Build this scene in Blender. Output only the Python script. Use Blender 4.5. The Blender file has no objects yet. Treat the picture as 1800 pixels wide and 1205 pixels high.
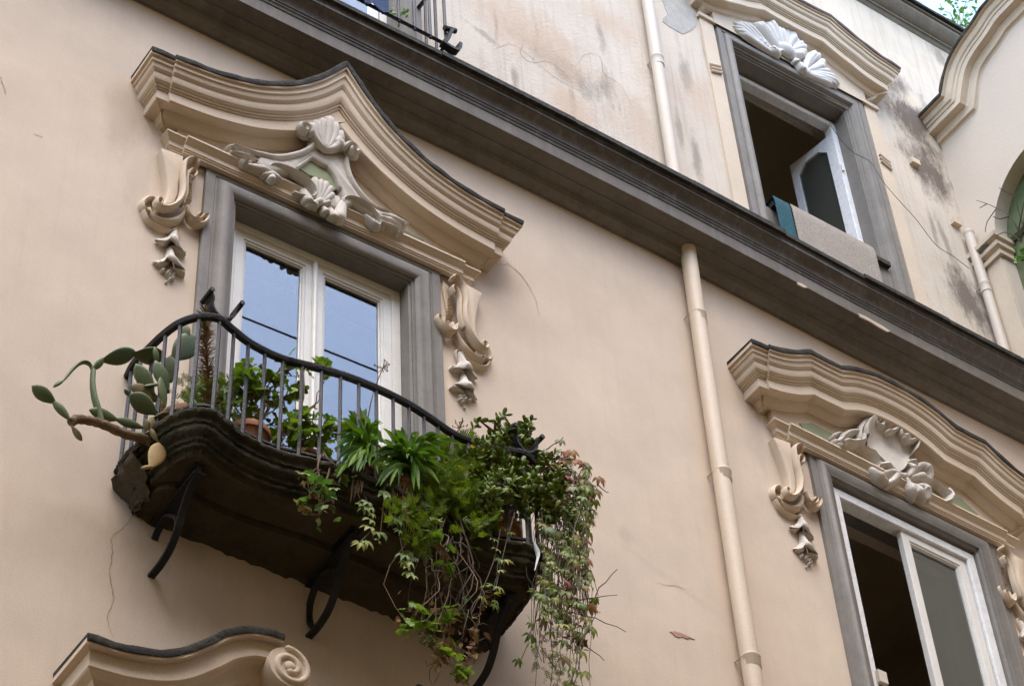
import bpy, bmesh, math, random
from mathutils import Vector, Matrix
random.seed(7)
sin, cos, pi = math.sin, math.cos, math.pi
R = math.radians

# ---------------------------------------------------------------- scene, camera, light
sc = bpy.context.scene
col = sc.collection
S = 1.3                      # facade drawing units -> metres
CU = (-4.80501, -8.28921, -1.45359)   # camera in drawing units (x, y, z)
Z0 = 1.6 - S * CU[2]         # street level is z = 0, camera at 1.6 m
YAW, PITCH, ROLL, FPX = R(37.2), R(46.9), R(-4.1), 4000.0
fw = Vector((sin(YAW) * cos(PITCH), cos(YAW) * cos(PITCH), sin(PITCH)))
r0 = Vector((cos(YAW), -sin(YAW), 0)); u0 = r0.cross(fw)
rt = r0 * cos(ROLL) + u0 * sin(ROLL); up = -r0 * sin(ROLL) + u0 * cos(ROLL)

def W(x, d, z):              # drawing units (x along wall, d out of wall, z up) -> world
    return Vector((S * x, -S * d, S * z + Z0))

cam_d = bpy.data.cameras.new('camera'); cam = bpy.data.objects.new('camera', cam_d); col.objects.link(cam)
cam.matrix_world = Matrix(((rt.x, up.x, -fw.x, S * CU[0]), (rt.y, up.y, -fw.y, S * CU[1]), (rt.z, up.z, -fw.z, 1.6), (0, 0, 0, 1)))
cam_d.sensor_width = 36; cam_d.lens = FPX / 1800 * 36; cam_d.clip_end = 2000
sc.camera = cam

SUN_EL, SUN_AZ = 66, 210     # azimuth clockwise from +Y; the street side is -Y
w_ = bpy.data.worlds.new('World'); sc.world = w_; w_.use_nodes = True
nt = w_.node_tree; nt.nodes.clear()
sky = nt.nodes.new('ShaderNodeTexSky'); sky.sky_type = 'NISHITA'; sky.sun_disc = False
sky.sun_elevation = R(SUN_EL); sky.sun_rotation = R(SUN_AZ); sky.air_density = 1.3; sky.dust_density = 1.7; sky.ozone_density = 1.0
bg = nt.nodes.new('ShaderNodeBackground'); bg.inputs['Strength'].default_value = 0.15
wo = nt.nodes.new('ShaderNodeOutputWorld')
nt.links.new(sky.outputs[0], bg.inputs[0]); nt.links.new(bg.outputs[0], wo.inputs[0])
sun_d = bpy.data.lights.new('sun', 'SUN'); sun_d.energy = 0.5; sun_d.angle = R(48); sun_d.color = (1, .96, .9)
sun = bpy.data.objects.new('sun', sun_d); col.objects.link(sun)
sdir = Vector((sin(R(SUN_AZ)) * cos(R(SUN_EL)), cos(R(SUN_AZ)) * cos(R(SUN_EL)), sin(R(SUN_EL))))
sun.rotation_euler = sdir.to_track_quat('Z', 'Y').to_euler(); sun.location = (0, -20, 40)
sc.view_settings.view_transform = 'Standard'; sc.view_settings.look = 'None'; sc.view_settings.gamma = 1
sc.view_settings.exposure = 2.3
sc.cycles.use_denoising = True; sc.cycles.max_bounces = 6; sc.cycles.caustics_reflective = False; sc.cycles.caustics_refractive = False

# ---------------------------------------------------------------- photo pixel -> point on a plane of the place
def ray(px, py): return fw * FPX + rt * (px - 900) - up * (py - 602.5)
def P(px, py, d=0.0):        # point of the plane standing d in front of the facade: (x, z)
    q = ray(px, py); t = (-d - CU[1]) / q.y
    return (CU[0] + t * q.x, CU[2] + t * q.z)
def P3(px, py, d=0.0):
    x, z = P(px, py, d); return (x, d, z)
def PX(px, py, x):           # point of the plane x = const: (d, z)
    q = ray(px, py); t = (x - CU[0]) / q.x
    return (-(CU[1] + t * q.y), CU[2] + t * q.z)
def PZ(px, py, z):           # point of a level plane: (x, d)
    q = ray(px, py); t = (z - CU[2]) / q.z
    return (CU[0] + t * q.x, -(CU[1] + t * q.y))

# ---------------------------------------------------------------- mesh helpers (all take drawing units)
class MB:
    def __init__(s): s.v = []; s.f = []
    def pt(s, x, d, z): s.v.append((x, d, z)); return len(s.v) - 1
    def grid(s, rows, closed=False, flip=False):
        n = len(rows[0]); b = len(s.v)
        for r in rows: s.v.extend(r)
        for i in range(len(rows) - 1):
            for j in range(n if closed else n - 1):
                k = (j + 1) % n
                q = (b + i * n + j, b + i * n + k, b + (i + 1) * n + k, b + (i + 1) * n + j)
                s.f.append(q[::-1] if flip else q)
        return b
    def box(s, x0, x1, d0, d1, z0, z1):
        b = len(s.v)
        for x in (x0, x1):
            for d in (d0, d1):
                for z in (z0, z1): s.v.append((x, d, z))
        for q in ((0, 1, 3, 2), (4, 6, 7, 5), (0, 4, 5, 1), (2, 3, 7, 6), (0, 2, 6, 4), (1, 5, 7, 3)): s.f.append(tuple(b + i for i in q))
    def hexa(s, pts):            # 8 corners: 4 of one face, 4 of the opposite
        b = len(s.v); s.v.extend(pts)
        for q in ((0, 1, 2, 3), (7, 6, 5, 4), (0, 4, 5, 1), (1, 5, 6, 2), (2, 6, 7, 3), (3, 7, 4, 0)): s.f.append(tuple(b + i for i in q))
    def tube(s, path, rad, n=8, flat=None, cap=True):   # path of 3D points
        ps = [Vector(p) for p in path]; m = len(ps)
        rr = rad if isinstance(rad, (list, tuple)) else [rad] * m
        rows = []; pu = None
        for i, p in enumerate(ps):
            t = (ps[min(i + 1, m - 1)] - ps[max(i - 1, 0)])
            t = t.normalized() if t.length > 1e-9 else Vector((0, 0, 1))
            if pu is None:
                a = Vector((0, 0, 1)) if abs(t.z) < .9 else Vector((1, 0, 0))
                pu = t.cross(a).normalized()
            pu = (pu - t * pu.dot(t)); pu = pu.normalized() if pu.length > 1e-6 else t.orthogonal().normalized()
            pv = t.cross(pu)
            k = flat or 1.0
            rows.append([tuple(p + pu * (rr[i] * cos(2 * pi * j / n)) + pv * (rr[i] * k * sin(2 * pi * j / n))) for j in range(n)])
        b = s.grid(rows, closed=True)
        if cap:
            s.f.append(tuple(b + j for j in range(n))[::-1]); e = b + (m - 1) * n
            s.f.append(tuple(e + j for j in range(n)))
    def prism(s, poly, d0, d1, bev=0.0):     # outline in the wall plane, extruded out of the wall
        n = len(poly); A = sum(poly[i][0] * poly[(i + 1) % n][1] - poly[(i + 1) % n][0] * poly[i][1] for i in range(n))
        if A < 0: poly = poly[::-1]
        rows = [[(x, d0, z) for x, z in poly]]
        if bev:
            rows.append([(x, d1 - bev, z) for x, z in poly]); ins = inset(poly, bev)
            rows.append([(x, d1 - bev * .3, z) for x, z in inset(poly, bev * .3)])
            rows.append([(x, d1, z) for x, z in ins])
        else: rows.append([(x, d1, z) for x, z in poly])
        b = s.grid(rows, closed=True)
        e = b + (len(rows) - 1) * n
        s.f.append(tuple(e + i for i in range(n))); s.f.append(tuple(b + i for i in range(n))[::-1])
    def ridge(s, path, wid, hgt, d0, n=7, sink=.01):     # half-round moulding lying on the wall plane at d0, ends rounded off
        m = len(path); ww = list(wid) if isinstance(wid, (list, tuple)) else [wid] * m
        hh = list(hgt) if isinstance(hgt, (list, tuple)) else [hgt] * m
        rows = []
        def frame(i):
            a = path[max(i - 1, 0)]; c = path[min(i + 1, m - 1)]
            tx, tz = c[0] - a[0], c[1] - a[1]; L = math.hypot(tx, tz) or 1e-6
            return tx / L, tz / L
        def row(x, z, tx, tz, w, h):
            return [(x + tz * cos(pi * j / (n - 1)) * w, d0 + sin(pi * j / (n - 1)) * h - (sink if j in (0, n - 1) else 0), z - tx * cos(pi * j / (n - 1)) * w) for j in range(n)]
        st = [(path[i][0], path[i][1], *frame(i), ww[i], hh[i]) for i in range(m)]
        x, z, tx, tz, w, h = st[0]; rows += [row(x - tx * w * .85, z - tz * w * .85, tx, tz, w * .08, h * .12), row(x - tx * w * .55, z - tz * w * .55, tx, tz, w * .65, h * .66)]
        rows += [row(*q) for q in st]
        x, z, tx, tz, w, h = st[-1]; rows += [row(x + tx * w * .55, z + tz * w * .55, tx, tz, w * .65, h * .66), row(x + tx * w * .85, z + tz * w * .85, tx, tz, w * .08, h * .12)]
        s.grid(rows, flip=True)
    def lathe(s, prof, cx, cd, z0, n=20, axis=None):     # prof (r, z)
        rows = [[(cx + r * cos(2 * pi * j / n), cd + r * sin(2 * pi * j / n), z0 + z) for j in range(n)] for r, z in prof]
        s.grid(rows, closed=True)
    def shear(s, tl, cx): s.v = [(x, d, z + tl * (x - cx)) for x, d, z in s.v]; return s
    def build(s, name, mat, parent=None, smooth=35, wob=0.0, org=None):
        me = bpy.data.meshes.new(name)
        o = bpy.data.objects.new(name, me); col.objects.link(o)
        base = Vector((0, 0, 0))
        if parent is not None:
            base = ORG[parent]; o.parent = parent
        elif org is not None:
            base = W(*org); o.location = base
        ORG[o] = base
        if wob:
            vs = [tuple(c + random.uniform(-wob, wob) for c in q) for q in s.v]
        else: vs = s.v
        me.from_pydata([tuple(W(*q) - base) for q in vs], [], s.f)
        me.validate()
        bm = bmesh.new(); bm.from_mesh(me); bmesh.ops.recalc_face_normals(bm, faces=bm.faces); bm.to_mesh(me); bm.free()
        me.update()
        if smooth is not None:
            me.polygons.foreach_set('use_smooth', [True] * len(me.polygons))
            me.set_sharp_from_angle(angle=R(smooth))
        me.materials.append(mat)
        return o
ORG = {}
def inset(poly, b):
    n = len(poly); out = []
    for i in range(n):
        p, q, r_ = poly[i - 1], poly[i], poly[(i + 1) % n]
        e1 = Vector((q[0] - p[0], q[1] - p[1])); e2 = Vector((r_[0] - q[0], r_[1] - q[1]))
        e1 = e1.normalized() if e1.length > 1e-9 else Vector((1, 0)); e2 = e2.normalized() if e2.length > 1e-9 else e1
        n1 = Vector((-e1.y, e1.x)); n2 = Vector((-e2.y, e2.x)); m = n1 + n2
        m = m.normalized() if m.length > 1e-6 else n1
        k = b / max(.45, m.dot(n1)); out.append((q[0] + m.x * k, q[1] + m.y * k))
    return out
def tag(o, label=None, cat=None, group=None, kind=None):
    for k, v in (('label', label), ('category', cat), ('group', group), ('kind', kind)):
        if v: o[k] = v
    return o
def thing(name, label, cat, org, group=None):
    o = bpy.data.objects.new(name, None); col.objects.link(o); o.location = W(*org); o.empty_display_size = .2
    ORG[o] = W(*org); tag(o, label, cat, group); return o
def catmull(pts, k=6):
    out = []; n = len(pts); D = len(pts[0])
    for i in range(n - 1):
        p0, p1, p2, p3 = pts[max(i - 1, 0)], pts[i], pts[i + 1], pts[min(i + 2, n - 1)]
        for j in range(k):
            t = j / k
            out.append(tuple(.5 * (2 * p1[c] + (p2[c] - p0[c]) * t + (2 * p0[c] - 5 * p1[c] + 4 * p2[c] - p3[c]) * t * t + (3 * p1[c] - p0[c] - 3 * p2[c] + p3[c]) * t ** 3) for c in range(D)))
    out.append(tuple(pts[-1])); return out
def sweep_crown(mb, path, prof, dref, step=None, left=True, right=True):
    """moulding along an elevation path [(x,z)] that traces the profile's outer top edge; prof [(d,h)] with h <= 0 below it;
    mitred returns at free ends; step(x) adds projection."""
    m = len(path); xl, xr = path[0][0], path[-1][0]; rows = []
    def nrm(i):
        def seg(a, b):
            t = Vector((path[b][0] - path[a][0], path[b][1] - path[a][1])); t.normalize(); return Vector((-t.y, t.x))
        n1 = seg(max(i - 1, 0), max(i, 1)); n2 = seg(min(i, m - 2), min(i + 1, m - 1))
        v = (n1 + n2).normalized(); return v / max(.5, v.dot(n1))
    for i in range(m):
        nv = nrm(i); x, z = path[i]
        if i in (0, m - 1): nv = Vector((0, 1))
        st = step(x) if step else 0; row = []
        for d, h in prof:
            xx = x + nv.x * h; zz = z + nv.y * h
            if left: xx = max(xx, xl + dref - d)
            if right: xx = min(xx, xr - dref + d)
            row.append((xx, d + st, zz))
        rows.append(row)
    for c in range(2, m - 2):                # keep offsets from crossing the mitre of a sharp peak
        a = Vector((path[c][0] - path[c - 1][0], path[c][1] - path[c - 1][1])); b = Vector((path[c + 1][0] - path[c][0], path[c + 1][1] - path[c][1]))
        if a.angle(b) > .3 and a.x * b.y - a.y * b.x < 0:
            for k in range(len(prof)):
                for i in range(c):
                    if rows[i][k][0] > rows[c][k][0]: rows[i][k] = (rows[c][k][0], rows[i][k][1], rows[c][k][2])
                for i in range(c + 1, m):
                    if rows[i][k][0] < rows[c][k][0]: rows[i][k] = (rows[c][k][0], rows[i][k][1], rows[c][k][2])
    if left: rows.insert(0, [(x, -.01, z) for x, d, z in rows[0]])
    if right: rows.append([(x, -.01, z) for x, d, z in rows[-1]])
    mb.grid(rows)
def mirror(pts, cx=0): return [(2 * cx - x, z) for x, z in pts]

# ---------------------------------------------------------------- materials
def mat(name, colr, rough=.8, var=.12, scale=3.0, bump=.15, bscale=40, dirt=None, dscale=2.0, damt=.5, metal=0, spec=.4, streak=None):
    m = bpy.data.materials.new(name); m.use_nodes = True; t = m.node_tree; N = t.nodes; L = t.links
    b = N['Principled BSDF']; b.inputs['Roughness'].default_value = rough; b.inputs['Metallic'].default_value = metal
    b.inputs['Specular IOR Level'].default_value = spec
    g = N.new('ShaderNodeNewGeometry')
    def noise(sc_, det=6, ro=.6, vec=None):
        n = N.new('ShaderNodeTexNoise'); n.inputs['Scale'].default_value = sc_; n.inputs['Detail'].default_value = det; n.inputs['Roughness'].default_value = ro
        L.new(vec or g.outputs['Position'], n.inputs['Vector']); return n
    n1 = noise(scale)
    rp = N.new('ShaderNodeValToRGB'); rp.color_ramp.elements[0].position = .3; rp.color_ramp.elements[1].position = .7
    c = colr
    rp.color_ramp.elements[0].color = (*[max(0, x * (1 - var)) for x in c], 1); rp.color_ramp.elements[1].color = (*[min(1, x * (1 + var)) for x in c], 1)
    L.new(n1.outputs[0], rp.inputs[0]); out = rp.outputs[0]
    def mix(fac, a, colb):
        mx = N.new('ShaderNodeMix'); mx.data_type = 'RGBA'; L.new(fac, mx.inputs[0]); L.new(a, mx.inputs[6]); mx.inputs[7].default_value = (*colb, 1); return mx.outputs[2]
    def ramp(src, a, b_, v=1.0):
        q = N.new('ShaderNodeMapRange'); q.inputs[1].default_value = a; q.inputs[2].default_value = b_; q.inputs[3].default_value = 0; q.inputs[4].default_value = v; q.clamp = True
        L.new(src, q.inputs[0]); return q.outputs[0]
    if dirt:
        n2 = noise(dscale, 9, .72); out = mix(ramp(n2.outputs[0], .48, .75, damt), out, dirt)
    if streak:
        mp = N.new('ShaderNodeMapping'); mp.inputs['Scale'].default_value = (9, 9, .45); L.new(g.outputs['Position'], mp.inputs[0])
        n3 = noise(1.6, 5, .65, mp.outputs[0]); out = mix(ramp(n3.outputs[0], .5, .8, streak[1]), out, streak[0])
    n5 = noise(85, 3, .7); gr = N.new('ShaderNodeMapRange'); gr.inputs[1].default_value = .3; gr.inputs[2].default_value = .7; gr.inputs[3].default_value = .90; gr.inputs[4].default_value = 1.08; L.new(n5.outputs[0], gr.inputs[0])
    hs = N.new('ShaderNodeHueSaturation'); L.new(out, hs.inputs['Color']); L.new(gr.outputs[0], hs.inputs['Value']); out = hs.outputs[0]
    L.new(out, b.inputs['Base Color'])
    n4 = noise(bscale, 6, .6); bp = N.new('ShaderNodeBump'); bp.inputs['Strength'].default_value = bump; bp.inputs['Distance'].default_value = .02
    L.new(n4.outputs[0], bp.inputs['Height']); L.new(bp.outputs[0], b.inputs['Normal'])
    m['h'] = 1
    return m
def nodes_of(m): return m.node_tree.nodes, m.node_tree.links, m.node_tree.nodes['Principled BSDF']
def stain_shade(m, spots, colr, noise_scale=3.0):
    """ragged blotches, for stains and for painted soft shadow; spots: (x, z, rx, rz, tilt, strength) in drawing units on the facade"""
    N, L, b = nodes_of(m); src = b.inputs['Base Color'].links[0].from_socket
    g = N.new('ShaderNodeNewGeometry'); sep = N.new('ShaderNodeSeparateXYZ'); L.new(g.outputs['Position'], sep.inputs[0])
    n = N.new('ShaderNodeTexNoise'); n.inputs['Scale'].default_value = noise_scale; n.inputs['Detail'].default_value = 10; n.inputs['Roughness'].default_value = .75
    mp = N.new('ShaderNodeMapping'); mp.inputs['Scale'].default_value = (1.6, 1.6, .6); L.new(g.outputs['Position'], mp.inputs[0]); L.new(mp.outputs[0], n.inputs['Vector'])
    def M(op, a, c):
        q = N.new('ShaderNodeMath'); q.operation = op
        for i, v in enumerate((a, c)):
            if isinstance(v, (int, float)): q.inputs[i].default_value = v
            elif v is not None: L.new(v, q.inputs[i])
        return q.outputs[0]
    tot = None
    for x, z, rx, rz, tl, st in spots:
        w = W(x, 0, z); dx = M('SUBTRACT', sep.outputs[0], w.x); dz = M('SUBTRACT', sep.outputs[2], w.z)
        c_, s_ = cos(R(tl)), sin(R(tl))
        a = M('DIVIDE', M('ADD', M('MULTIPLY', dx, c_), M('MULTIPLY', dz, s_)), rx * S)
        e = M('DIVIDE', M('SUBTRACT', M('MULTIPLY', dz, c_), M('MULTIPLY', dx, s_)), rz * S)
        r2 = M('SQRT', M('ADD', M('MULTIPLY', a, a), M('MULTIPLY', e, e)), None)
        k = M('SUBTRACT', 1.15, r2); k = M('ADD', k, M('MULTIPLY', M('SUBTRACT', n.outputs[0], .5), 2.6))
        q = N.new('ShaderNodeMapRange'); q.inputs[1].default_value = .25; q.inputs[2].default_value = .85; q.inputs[3].default_value = 0; q.inputs[4].default_value = st; L.new(k, q.inputs[0])
        tot = q.outputs[0] if tot is None else M('MAXIMUM', tot, q.outputs[0])
    mx = N.new('ShaderNodeMix'); mx.data_type = 'RGBA'; L.new(tot, mx.inputs[0]); L.new(src, mx.inputs[6]); mx.inputs[7].default_value = (*colr, 1)
    L.new(mx.outputs[2], b.inputs['Base Color'])
def px_spot(px, py, rx, rz, tl=0, st=.7, d=0): x, z = P(px, py, d); return (x, z, rx, rz, tl, st)

M_WALL = mat('cream_stucco', (.62, .504, .394), .9, .075, 1.6, .10, 60, (.55, .43, .335), 1.3, .5, spec=.2, streak=((.50, .385, .29), .25))
M_UWALL = mat('weathered_pale_stucco', (.59, .515, .425), .92, .06, 1.2, .35, 22, (.52, .40, .30), 1.5, .85, spec=.15, streak=((.33, .28, .24), .62))
M_TRIM = mat('ochre_cream_moulding_paint', (.60, .48, .355), .8, .06, 2.5, .12, 45, (.44, .32, .2), 5, .35, spec=.25)
M_UTRIM = mat('faded_cream_moulding_paint', (.61, .505, .385), .85, .07, 2.5, .2, 45, (.5, .38, .28), 5, .5, spec=.2)
M_GREY = mat('grey_stone_paint', (.205, .186, .162), .75, .12, 3, .2, 50, (.13, .12, .105), 5, .6, spec=.3, streak=((.26, .245, .225), .4))
M_CYMA = mat('grimy_brown_cornice', (.095, .078, .06), .5, .25, 3, .25, 40, (.06, .045, .032), 4, .8, spec=.45, streak=((.25, .23, .21), .55))
M_CORN = mat('grey_cornice_paint', (.175, .152, .122), .72, .15, 2.5, .25, 40, (.10, .082, .062), 3.5, .6, spec=.3, streak=((.28, .26, .24), .45))
M_SLATE = mat('dark_slate_cap', (.032, .028, .023), .85, .35, 9, .7, 30, (.085, .08, .055), 9, .6, spec=.25)
M_STUC = mat('offwhite_ornament_stucco', (.56, .505, .435), .8, .06, 4, .25, 60, (.33, .28, .22), 9, .45, spec=.25)
M_WSTUC = mat('white_ornament_stucco', (.66, .64, .61), .8, .06, 4, .2, 60, (.6, .56, .5), 8, .3, spec=.2)
M_GREEN = mat('sage_green_panel_paint', (.25, .27, .155), .85, .08, 6, .15, 40, (.2, .2, .12), 9, .4)
M_WHITE = mat('white_window_paint', (.70, .675, .62), .45, .04, 6, .1, 60, (.55, .5, .42), 9, .3, spec=.45)
M_OLDWHITE = mat('flaking_white_window_paint', (.74, .74, .73), .6, .05, 6, .4, 25, (.40, .36, .32), 14, .45, spec=.4)
M_DARKROOM = mat('dim_room_plaster', (.48, .40, .27), .9, .1, 2, .1, 20)
M_PIPE = mat('cream_pipe_paint', (.60, .475, .345), .5, .05, 2, .08, 30, (.5, .37, .25), 4, .4, spec=.4)
M_UPIPE = mat('pale_pipe_paint', (.57, .49, .40), .6, .05, 2, .1, 30, (.5, .4, .32), 4, .5)
M_IRON = mat('dark_wrought_iron', (.013, .0115, .0105), .6, .3, 12, .6, 60, (.05, .03, .02), 14, .5, spec=.3)
M_BALU = mat('greyed_iron_bar', (.036, .036, .040), .55, .25, 14, .5, 60, (.07, .04, .025), 20, .6, spec=.35)
M_WIRE = mat('grey_cable', (.10, .09, .08), .7, .1)
M_PATCH = mat('bare_grey_render', (.40, .375, .34), .95, .1, 7, .5, 35, (.3, .25, .18), 9, .5)
M_CRACK = mat('crack_shadow', (.33, .245, .175), .95, .2)
stain_shade(M_WALL, [px_spot(1096, 938, .085, .10, 0, .22), px_spot(60, 730, .22, .5, 60, .12), px_spot(385, 1060, .5, .35, 0, .25), px_spot(560, 1120, .7, .3, 0, .22), px_spot(215, 210, .18, .5, 0, .3), px_spot(240, 330, .12, .4, 0, .2), px_spot(870, 480, .3, .25, 0, .25), px_spot(1325, 760, .12, .5, 0, .25), px_spot(1180, 1020, .7, .05, -20, .12), px_spot(100, 960, .6, .25, 10, .14), px_spot(330, 940, .25, .3, 0, .3), px_spot(640, 990, .9, .12, 0, .3)], (.33, .255, .2))  # cactus and left pediment-end spots paint soft shadow; the rest stain the wall
stain_shade(M_UWALL, [px_spot(1612, 215, .55, .75, 20, .95), px_spot(1632, 300, .36, .6, 10, .9), px_spot(1590, 170, .3, .5, 20, .8), px_spot(1650, 95, .15, .28, 10, .5),
                px_spot(1700, 520, .28, .55, 8, .85), px_spot(1660, 420, .06, .5, 6, .5), px_spot(1735, 560, .05, .2, 6, .6),
                px_spot(985, 115, .65, .24, -20, .6), px_spot(1055, 60, .06, .35, 0, .45), px_spot(1195, 230, .05, .35, 0, .4), px_spot(850, 60, .25, .06, -18, .4), px_spot(1470, 480, .05, .4, 0, .5), px_spot(872, 45, .04, .3, 0, .6), px_spot(905, 140, .05, .25, 0, .5), px_spot(945, 70, .03, .35, 0, .6), px_spot(1008, 185, .05, .4, 0, .55), px_spot(1065, 150, .12, .3, 0, .5), px_spot(1205, 130, .1, .4, 0, .45), px_spot(1225, 280, .08, .4, 0, .5), px_spot(1240, 90, .06, .3, 0, .4), px_spot(1640, 400, .05, .35, 0, .5)], (.125, .10, .08), 3.4)
stain_shade(M_UWALL, [px_spot(1600, 175, .2, .2, 20, .8), px_spot(1640, 250, .12, .22, 20, .7), px_spot(1590, 110, .2, .1, -20, .5)], (.66, .56, .42), 4)
stain_shade(M_UWALL, [px_spot(930, 60, .85, .5, -10, .8), px_spot(1010, 200, .3, .45, 0, .8), px_spot(1120, 215, .2, .5, 0, .6), px_spot(1230, 180, .3, .5, 0, .5), px_spot(1075, 40, .5, .3, 0, .7)], (.52, .395, .29), 1.6)

def glass(name, tint=(.9, .95, 1), alpha_rough=.0, trans=1.0):
    m = bpy.data.materials.new(name); m.use_nodes = True; N, L, b = nodes_of(m)
    b.inputs['Base Color'].default_value = (*tint, 1); b.inputs['Roughness'].default_value = alpha_rough
    b.inputs['Transmission Weight'].default_value = trans; b.inputs['IOR'].default_value = 1.66
    return m
M_GLASS = glass('clear_window_glass')
M_HAZED = glass('hazed_greenish_glass', (.42, .45, .38), .04, .88)  # greenish haze put into the glass colour to lighten near-black panes
M_HAZED.node_tree.nodes['Principled BSDF'].inputs['IOR'].default_value = 1.45

# ---------------------------------------------------------------- street and building
XC = 6.74                                   # inner corner where the side wing meets the facade
g_ = MB(); zg = -Z0 / S; e_ = 400
n_ = 12
rows = [[(-e_ + 2 * e_ * j / n_, -e_ + 2 * e_ * i / n_, zg) for j in range(n_ + 1)] for i in range(n_ + 1)]
g_.grid(rows); M_STREET = mat('grey_street_paving', (.095, .073, .047), .85, .2, .6, .3, 8)
tag(g_.build('street', M_STREET, smooth=None), kind='structure')

B = thing('palazzo', 'cream stucco palazzo facade with dark grey cornice and baroque window pediments', 'building', (2.4, 0, zg))

def wall_mesh(xs, zs, hole, th=.42):
    mb = MB(); idx = {}
    def v(i, j, k):
        q = (i, j, k)
        if q not in idx: idx[q] = mb.pt(xs[i], 0 if k == 0 else -th, zs[j])
        return idx[q]
    nx, nz = len(xs) - 1, len(zs) - 1
    H = lambda i, j: 0 <= i < nx and 0 <= j < nz and hole((xs[i] + xs[i + 1]) / 2, (zs[j] + zs[j + 1]) / 2)
    for i in range(nx):
        for j in range(nz):
            if H(i, j):
                if not H(i - 1, j): mb.f.append((v(i, j, 0), v(i, j, 1), v(i, j + 1, 1), v(i, j + 1, 0)))
                if not H(i + 1, j): mb.f.append((v(i + 1, j, 0), v(i + 1, j + 1, 0), v(i + 1, j + 1, 1), v(i + 1, j, 1)))
                if not H(i, j - 1): mb.f.append((v(i, j, 0), v(i + 1, j, 0), v(i + 1, j, 1), v(i, j, 1)))
                if not H(i, j + 1): mb.f.append((v(i, j + 1, 0), v(i, j + 1, 1), v(i + 1, j + 1, 1), v(i + 1, j + 1, 0)))
            else:
                mb.f.append((v(i, j, 0), v(i + 1, j, 0), v(i + 1, j + 1, 0), v(i, j + 1, 0)))
                mb.f.append((v(i, j, 1), v(i, j + 1, 1), v(i + 1, j + 1, 1), v(i + 1, j, 1)))
    return mb
XL, XR, XU = .02, 4.985, 4.86               # window axes
OH = .645                                   # half width of the openings
ZF = 7.14                                   # balcony floor level
ULX = 1.43 - .0                             # upper balcony door axis (set below)
holes_lo = [(XL - OH - .05, XL + OH + .05, ZF - .05, 9.84), (XR - .75, XR + .75, ZF - .35, 9.80)]
def in_(hs): return lambda x, z: any(a < x < b and c < z < e for a, b, c, e in hs)
ZC = 11.40
wl = wall_mesh([-14, XL - OH - .05, XL + OH + .05, XR - .75, XR + .75, XC], [zg, ZF - .35, ZF - .05, 9.80, 9.84, ZC], in_(holes_lo))
wl.build('wall', M_WALL, B, smooth=None)
ux, uz = P(640, -60, 0)
holes_up = [(XU - OH - .05, XU + OH + .05, 11.92, 15.09), (-.74, .66, 11.92, 15.09)]
ROOF = 17.28
wu = wall_mesh([-14, -.74, .66, XU - OH - .05, XU + OH + .05, XC, XC + 2.6], [ZC, 11.92, 12.85, 15.09, ROOF], in_(holes_up))
wu.build('upper_wall', M_UWALL, B, smooth=None)

# dark rooms behind the openings
def room(x0, x1, z0, z1, name):
    mb = MB(); d0, d1 = -.42, -3.2
    for q in (((x0, d0, z0), (x0, d1, z0), (x0, d1, z1), (x0, d0, z1)), ((x1, d0, z0), (x1, d0, z1), (x1, d1, z1), (x1, d1, z0)),
              ((x0, d0, z0), (x1, d0, z0), (x1, d1, z0), (x0, d1, z0)), ((x0, d0, z1), (x0, d1, z1), (x1, d1, z1), (x1, d0, z1)),
              ((x0, d1, z0), (x1, d1, z0), (x1, d1, z1), (x0, d1, z1))):
        b = len(mb.v); mb.v.extend(q); mb.f.append((b, b + 1, b + 2, b + 3))
    # front shell beside the opening is the wall's own back face
    return mb.build(name, M_DARKROOM, B, smooth=None)
room(XL - 1.6, XL + 1.6, ZF - .01, 10.6, 'room_interior')
room(XR - 1.6, XR + 1.7, ZF - .31, 10.6, 'room_interior')
room(XU - 1.6, XU + 1.7, 12.0, 15.9, 'room_interior')
room(-1.6, 1.2, 11.88, 15.9, 'room_interior')

# ---------------------------------------------------------------- string cornice
cz = [(-14, 11.34), (-1.491, 11.359), (-0.317, 11.38), (0.508, 11.404), (1.382, 11.43), (2.621, 11.436), (3.084, 11.43), (3.977, 11.405), (4.831, 11.375), (6.387, 11.356), (XC, 11.355)]
cz = [cz[0]] + catmull(cz[1:], 5)
CPROF = [(0, 0), (.03, .0), (.04, .008), (.05, .016), (.066, .024), (.076, .04), (.082, .042), (.082, .112), (.094, .116), (.10, .128), (.12, .142), (.138, .15), (.146, .152), (.152, .152), (.152, .160), (.262, .164),
         (.264, .156), (.272, .158), (.272, .275), (.268, .285), (.276, .292), (.282, .312), (.290, .318), (.290, .334), (.298, .338), (.302, .352), (.312, .375), (.33, .395), (.352, .412), (.362, .425), (.372, .43), (.372, .478), (.38, .482), (-.02, .482)]
ic = CPROF.index((.268, .285))
mb = MB(); mb.grid([[(x, d, z + h) for d, h in CPROF[:ic + 1]] for x, z in cz]); CORN = mb.build('string_cornice', M_CORN, B, smooth=25)
mb = MB(); mb.grid([[(x, d, z + h) for d, h in CPROF[ic:]] for x, z in cz]); mb.build('cymatium', M_CYMA, CORN, smooth=25)
mb = MB(); rr_ = random.Random(3)
x = -14; 
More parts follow.
